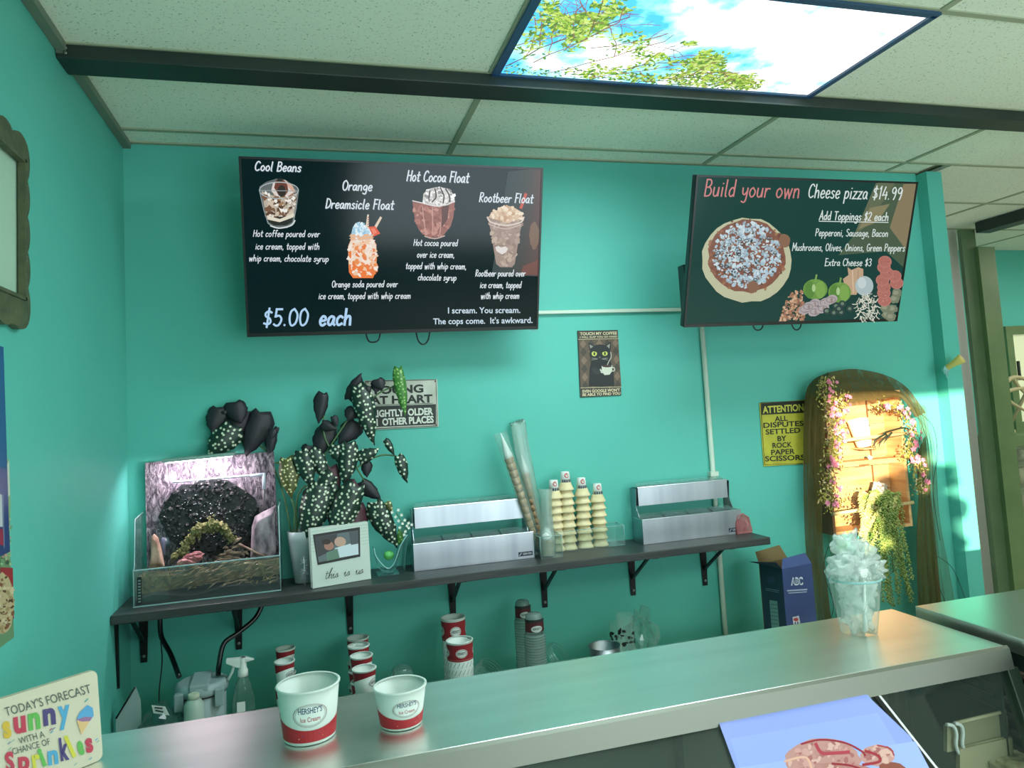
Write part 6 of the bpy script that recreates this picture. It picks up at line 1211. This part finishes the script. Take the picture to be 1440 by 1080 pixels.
# trailing burro's tail succulent
SUC = mat('succulent_green', (104, 134, 62), .5, noise_=(30, (158, 170, 92), 2)); SUY = mat('succulent_sunlit', (198, 196, 112), .5, noise_=(30, (222, 216, 150), 2))  # yellow copy puts sunlight into the colour of the left strands
c0 = ony(1236, 700, -.15); tr = empty('trailing_succulent', (c0.x, -.13, ony(1230, 720, -.13).z), 'trailing green succulent spilling from the lower crate bay', 'potted plant')
MB().lathe((c0.x+.01, -.085, zb+t+.001), [(.028, 0), (.03, .003), (.038, .055), (.036, .056), (.03, .01)], 20).build('pot', mat('brown_pot', (96, 70, 50), .6), tr)
for s_ in range(40):
    x_end = rnd.uniform(1208, 1284); y_end = rnd.uniform(740, 795) if x_end < 1228 else rnd.uniform(790, 862); xt = 1232+rnd.uniform(-22, 34); yt = rnd.uniform(688, 712); yy = -.15-rnd.uniform(0, .07)
    path = spline([ony(1242, 716, -.10), ony(xt, yt, -.13), ony((xt+x_end)/2+rnd.uniform(-4, 6), (yt*.6+y_end*.4), yy), ony(x_end, y_end, yy)], 9); m = MB(); m.tube(path, .0012, 4); sd = rnd.random()
    for j in range(len(path)*5):
        f = j/(len(path)*5)*(len(path)-1); i0 = int(f); p = path[i0].lerp(path[min(i0+1, len(path)-1)], f-i0); a = j*2.4+sd; d = Vector((math.cos(a), math.sin(a)*.8, -.55)).normalized()*rnd.uniform(.015, .022)*(1-.3*f/len(path)); e = d.cross(Vector((0, 0, 1))).normalized()*.0042; g_ = d.cross(e).normalized()*.0034
        k = m.add([p, p+d*.5+e, p+d*.5+g_, p+d*.5-e, p+d*.5-g_, p+d])
        for q in range(4): m.face((k, k+1+q, k+1+(q+1) % 4)); m.face((k+5, k+1+(q+1) % 4, k+1+q))
    tag(m.build('strand', SUY if x_end < 1222 else SUC, tr))
m = MB()
for i in range(60):
    p = ony(rnd.gauss(1196, 8), rnd.gauss(712, 12), -.10); u = Vector((rnd.uniform(-.008, .008), -.002, rnd.uniform(-.006, .008))); v = Vector((-u.z, 0, u.x))*.5; m.poly([p-u, p+v, p+u, p-v])
tag(m.build('dark_sprig', mat('dark_sprig', (58, 40, 26), .7), tr), kind='stuff')
# netting draped over the crate, down both sides
def net_mat(name, col, op):
    m = bpy.data.materials.new(name); m.use_nodes = True; nt = m.node_tree; nt.nodes.clear(); out = nt.nodes.new('ShaderNodeOutputMaterial'); tr_ = nt.nodes.new('ShaderNodeBsdfTransparent'); di = nt.nodes.new('ShaderNodeBsdfDiffuse'); di.inputs[0].default_value = lin(col); tl = nt.nodes.new('ShaderNodeBsdfTranslucent'); tl.inputs[0].default_value = lin(col)
    a = nt.nodes.new('ShaderNodeMixShader'); a.inputs[0].default_value = .35; b = nt.nodes.new('ShaderNodeMixShader'); tc = nt.nodes.new('ShaderNodeTexCoord'); mp = nt.nodes.new('ShaderNodeMapping'); mp.inputs['Scale'].default_value = (26, 26, 1.6); nz = nt.nodes.new('ShaderNodeTexNoise'); nz.inputs['Scale'].default_value = 2; nz.inputs['Detail'].default_value = 4
    mr = nt.nodes.new('ShaderNodeMapRange'); mr.inputs[1].default_value = .3; mr.inputs[2].default_value = .7; mr.inputs[3].default_value = op-.22; mr.inputs[4].default_value = min(1, op+.15)
    L = nt.links.new; L(tc.outputs['Object'], mp.inputs[0]); L(mp.outputs[0], nz.inputs[0]); L(nz.outputs[0], mr.inputs[0]); L(mr.outputs[0], b.inputs[0]); L(di.outputs[0], a.inputs[1]); L(tl.outputs[0], a.inputs[2]); L(tr_.outputs[0], b.inputs[1]); L(a.outputs[0], b.inputs[2]); L(b.outputs[0], out.inputs[0]); return m
NET = net_mat('brown_netting', (112, 98, 60), .88); NET2 = net_mat('green_netting', (104, 112, 66), .5)
nr_ = empty('netting_drape', ((xl+xr)/2, -.10, .35), 'sheer brown netting draped over the crate and hanging down both sides', 'drape')
def sheet(Lp, Rp, YL, YR, nm, mt, nx=26, amp=.012, fr=7):
    A_ = spline([ony(x, y, YL) for x, y in Lp], 8); B_ = spline([ony(x, y, YR) for x, y in Rp], 8)
    n = 36; m = MB(); sd = rnd.random()*9
    def at(P, t): f = t*(len(P)-1); i = min(int(f), len(P)-2); return P[i].lerp(P[i+1], f-i)
    for i in range(n+1):
        for j in range(nx+1):
            u, v = j/nx, i/n; p = at(A_, v).lerp(at(B_, v), u); p = p+Vector((0, amp*math.sin(u*fr*6.28+sd+1.5*noise.noise(Vector((u*2, v*1.5, sd))))*(.3+.7*v)-amp, 0)); p.y = min(p.y, -.004); m.v.append(p)
    for i in range(n):
        for j in range(nx): q = i*(nx+1)+j; m.face((q, q+1, q+nx+2, q+nx+1), None, True)
    return m.build(nm, mt, nr_)
sheet([(1163, 524), (1142, 535), (1131, 560), (1129, 640), (1132, 760), (1144, 900)], [(1166, 530), (1164, 550), (1160, 600), (1157, 680), (1156, 752), (1172, 900)], -.05, -.15, 'left_fall', NET, amp=.008, fr=3)
sheet([(1162, 524), (1200, 519), (1245, 528), (1275, 546), (1300, 580)], [(1160, 572), (1195, 566), (1235, 562), (1265, 560), (1286, 588)], -.06, -.17, 'top_swag', NET, amp=.005, fr=3)
sheet([(1282, 565), (1292, 610), (1290, 700), (1288, 790), (1296, 880)], [(1300, 572), (1313, 640), (1318, 720), (1332, 800), (1346, 890)], -.12, -.06, 'right_fall', NET2, amp=.012, fr=4)
sheet([(1286, 640), (1290, 690), (1288, 760), (1292, 880)], [(1300, 610), (1308, 700), (1316, 780), (1326, 890)], -.10, -.08, 'right_fall', NET, amp=.01, fr=4)
sheet([(1162, 750), (1168, 800), (1176, 890)], [(1186, 752), (1206, 810), (1216, 900)], -.05, -.05, 'lower_fall', NET2, amp=.008, fr=3)
THR = mat('dark_thread', (40, 44, 24), .8)
for pts in ([(1292, 580), (1312, 600), (1318, 640), (1312, 690), (1322, 760)], [(1286, 575), (1304, 620), (1308, 680), (1304, 720)], [(1296, 600), (1290, 660), (1300, 760), (1330, 850)], [(1168, 760), (1158, 800), (1172, 850), (1164, 880)], [(1176, 765), (1186, 820), (1180, 890)], [(1314, 780), (1340, 800), (1360, 850)]):
    MB().tube(spline([ony(x, y, -.09) for x, y in pts], 7), .0014, 5).build('thread', THR, nr_)
# yellow cone hook on the pilaster
a, b = ony(1330, 518, -.09), ony(1353, 504, -.16); d = (b-a); L = d.length; hk = empty('ice_cream_cone_hook', (a.x, -.072, a.z), 'small yellow cone ornament with pale blue drip stuck on the wall pilaster', 'ornament')
MB().lathe(a, [(.010, 0), (.015, L*.1), (.013, L*.3), (.0135, L*.32), (.018, L*.6), (.0185, L*.63), (.024, L*.96), (.023, L), (.001, L)], 18, axis=d).build('cone', mat('yellow_cone', (206, 190, 104), .55), hk)
m = MB(); m.rock(a+Vector((-.004, -.002, -.005)), (.018, .014, .016), 3, .3, 3)
for i, (dx, L) in enumerate(((-.012, .03), (-.002, .05), (.006, .036))): m.tube([a+Vector((dx, 0, -.008)), a+Vector((dx, -.001, -L*.6)), a+Vector((dx+.001, -.001, -L))], [.005, .0042, .002], 7)
m.build('drip', mat('pale_blue_glaze', (130, 186, 186), .3), hk)

# ================================================================== far room seen through the opening at the right
YW = 1.85
P = [ony(1415, 459, YW-.03), ony(1415+85, 459-2, YW-.03), ony(1424+85, 603, YW-.03), ony(1424, 606, YW-.03)]; xw0, zw1, zw0 = P[0].x-.02, P[0].z, P[3].z
w1 = struct(MB().box(xw0, xw0+.07, YW-.04, YW-.001, zw0, zw1).build('window_1', POSTP))
MB().box(xw0+.07, 8.3, YW-.04, YW-.001, zw1-.07, zw1).build('frame_top', POSTP, w1); MB().box(xw0+.07, 8.3, YW-.04, YW-.001, zw0, zw0+.07).build('frame_bottom', POSTP, w1); MB().box(xw0+.07, 8.3, YW-.012, YW-.002, zw0+.07, zw1-.07).build('pane', mat('bright_pane', (214, 220, 186), .3, emit=(200, 210, 170), es=.35), w1); MB().box(xw0+.075, xw0+.095, YW-.055, YW-.04, (zw0+zw1)/2-.02, (zw0+zw1)/2+.14).build('latch', DARKP, w1)
cbx = onz(1418, 626, 1.25); cb = empty('glass_cabinet', (xw0+.45, 1.5, 0), 'olive cabinet with glass front and jars in the far room behind the posts', 'cabinet')
zc1 = ony(1425, 612, 1.45).z; xc0 = ony(1413, 640, 1.45).x-.06; xc1 = xc0+1.6
MB().box(xc0, xc1, 1.45, 1.84, zc1-.09, zc1).build('top', POSTP, cb, bevel=.004); MB().box(xc0, xc0+.05, 1.45, 1.84, 0, zc1-.091).build('side', POSTP, cb); MB().box(xc1-.05, xc1, 1.45, 1.84, 0, zc1-.091).build('side', POSTP, cb)
MB().box(xc0+.051, xc1-.051, 1.80, 1.84, .02, zc1-.092).build('back', mat('cream_back', (206, 210, 160), .6), cb)
zsh_ = [.62, .86, 1.04]
for z in zsh_: MB().box(xc0+.051, xc1-.051, 1.47, 1.80, z, z+.015).build('shelf', GLASS if z > .7 else POSTP, cb)
for i in range(6): MB().box(xc0+.051, xc1-.051, 1.455, 1.47, .12+i*.08, .18+i*.08).build('louvre', mat('louvre_slat', (120, 118, 84), .6), cb)
MB().box(xc0+.051, xc1-.051, 1.455, 1.459, .64, zc1-.092).build('glass_pane', GLASS, cb)
k = 0
for z, n, h in ((.636, 9, .15), (.876, 9, .12), (1.056, 8, .08)):
    for i in range(n):
        x = xc0+.10+i*.15+rnd.uniform(-.02, .02)
        if x > xc1-.12: continue
        words = ('leftmost', 'second', 'third', 'fourth', 'fifth', 'sixth', 'seventh', 'eighth', 'ninth')[i]; sh__ = {'0.636': 'bottom', '0.876': 'middle', '1.056': 'upper'}['%.3f' % z]
        o = MB().lathe((x, 1.62, z), [(.001, 0), (.04, .001), (.042, h*.7), (.03, h*.85), (.03, h)], 16, closed=True).build('glass_jar', mat('jar_%d' % (k % 3), [(150, 90, 66), (96, 110, 84), (190, 180, 140)][k % 3], .15, spec=.8), origin=(x, 1.62, z)); k += 1
        tag(o, 'glass jar, %s along the %s shelf of the far cabinet' % (words, sh__), 'jar', 'jars in the far cabinet')
BONE = mat('bleached_branch', (176, 168, 126), .6); m = MB(); Yq = 1.35
for pts, r in (([(1408, 556), (1413, 540), (1424, 531), (1438, 532), (1450, 540)], .022), ([(1410, 554), (1424, 548), (1440, 546), (1456, 548)], .018), ([(1412, 556), (1422, 566), (1432, 572), (1446, 580)], .016), ([(1424, 531), (1434, 545), (1448, 560)], .015)):
    q = spline([ony(x, y, Yq) for x, y in pts], 5); m.tube(q, [r*(1-.5*i/len(q)) for i in range(len(q))], 9)
q0 = ony(1430, 545, Yq); m.tube([(q0.x+.12, Yq, q0.z), (q0.x+.14, 1.6, zc1+.02)], .014, 8); m.tube([(q0.x+.14, 1.6, zc1+.001), (q0.x+.14, 1.6, zc1+.03)], .06, 14)
tag(m.build('branch_sculpture', BONE, origin=(q0.x+.14, 1.6, zc1)), 'bleached twisted branch ornament standing on the far cabinet', 'ornament')
for dx, col, lab in ((.06, (60, 60, 54), 'tiny dark figurine on the far cabinet top'), (.13, (206, 206, 196), 'tiny white figurine on the far cabinet top')):
    x = xc0+dx+.05; m = MB(); m.lathe((x, 1.52, zc1+.001), [(.028, 0), (.03, .01), (.02, .05), (.012, .06), (.018, .075), (.016, .095), (.001, .105)], 12); tag(m.build('figurine', mat('figurine_%d' % col[0], col, .5), origin=(x, 1.52, zc1)), lab, 'figurine')
# unseen bushy tree added behind the camera to shade part of the low sun
tp = empty('sun_blocker_tree', (1.0, -4.55, 0), 'unseen bushy tree shape added behind the viewer to shade the low sun', 'potted plant')
MB().lathe((1.0, -4.55, 0.001), [(.16, 0), (.2, .36), (.21, .38), (.18, .38), (.001, .34)], 24).build('pot', mat('grey_planter', (120, 124, 120), .6), tp); MB().tube([(1.0, -4.55, .35), (1.02, -4.55, 1.4)], .02, 8).build('trunk', PINED, tp)
m = MB()
for i in range(46): m.rock((1.0+rnd.gauss(0, .13), -4.55+rnd.gauss(0, .08), 1.66+rnd.gauss(0, .13)), (.08, .07, .06), i, .5, 2)
tag(m.build('crown', mat('dark_leaves', (50, 84, 44), .7), tp), kind='stuff')
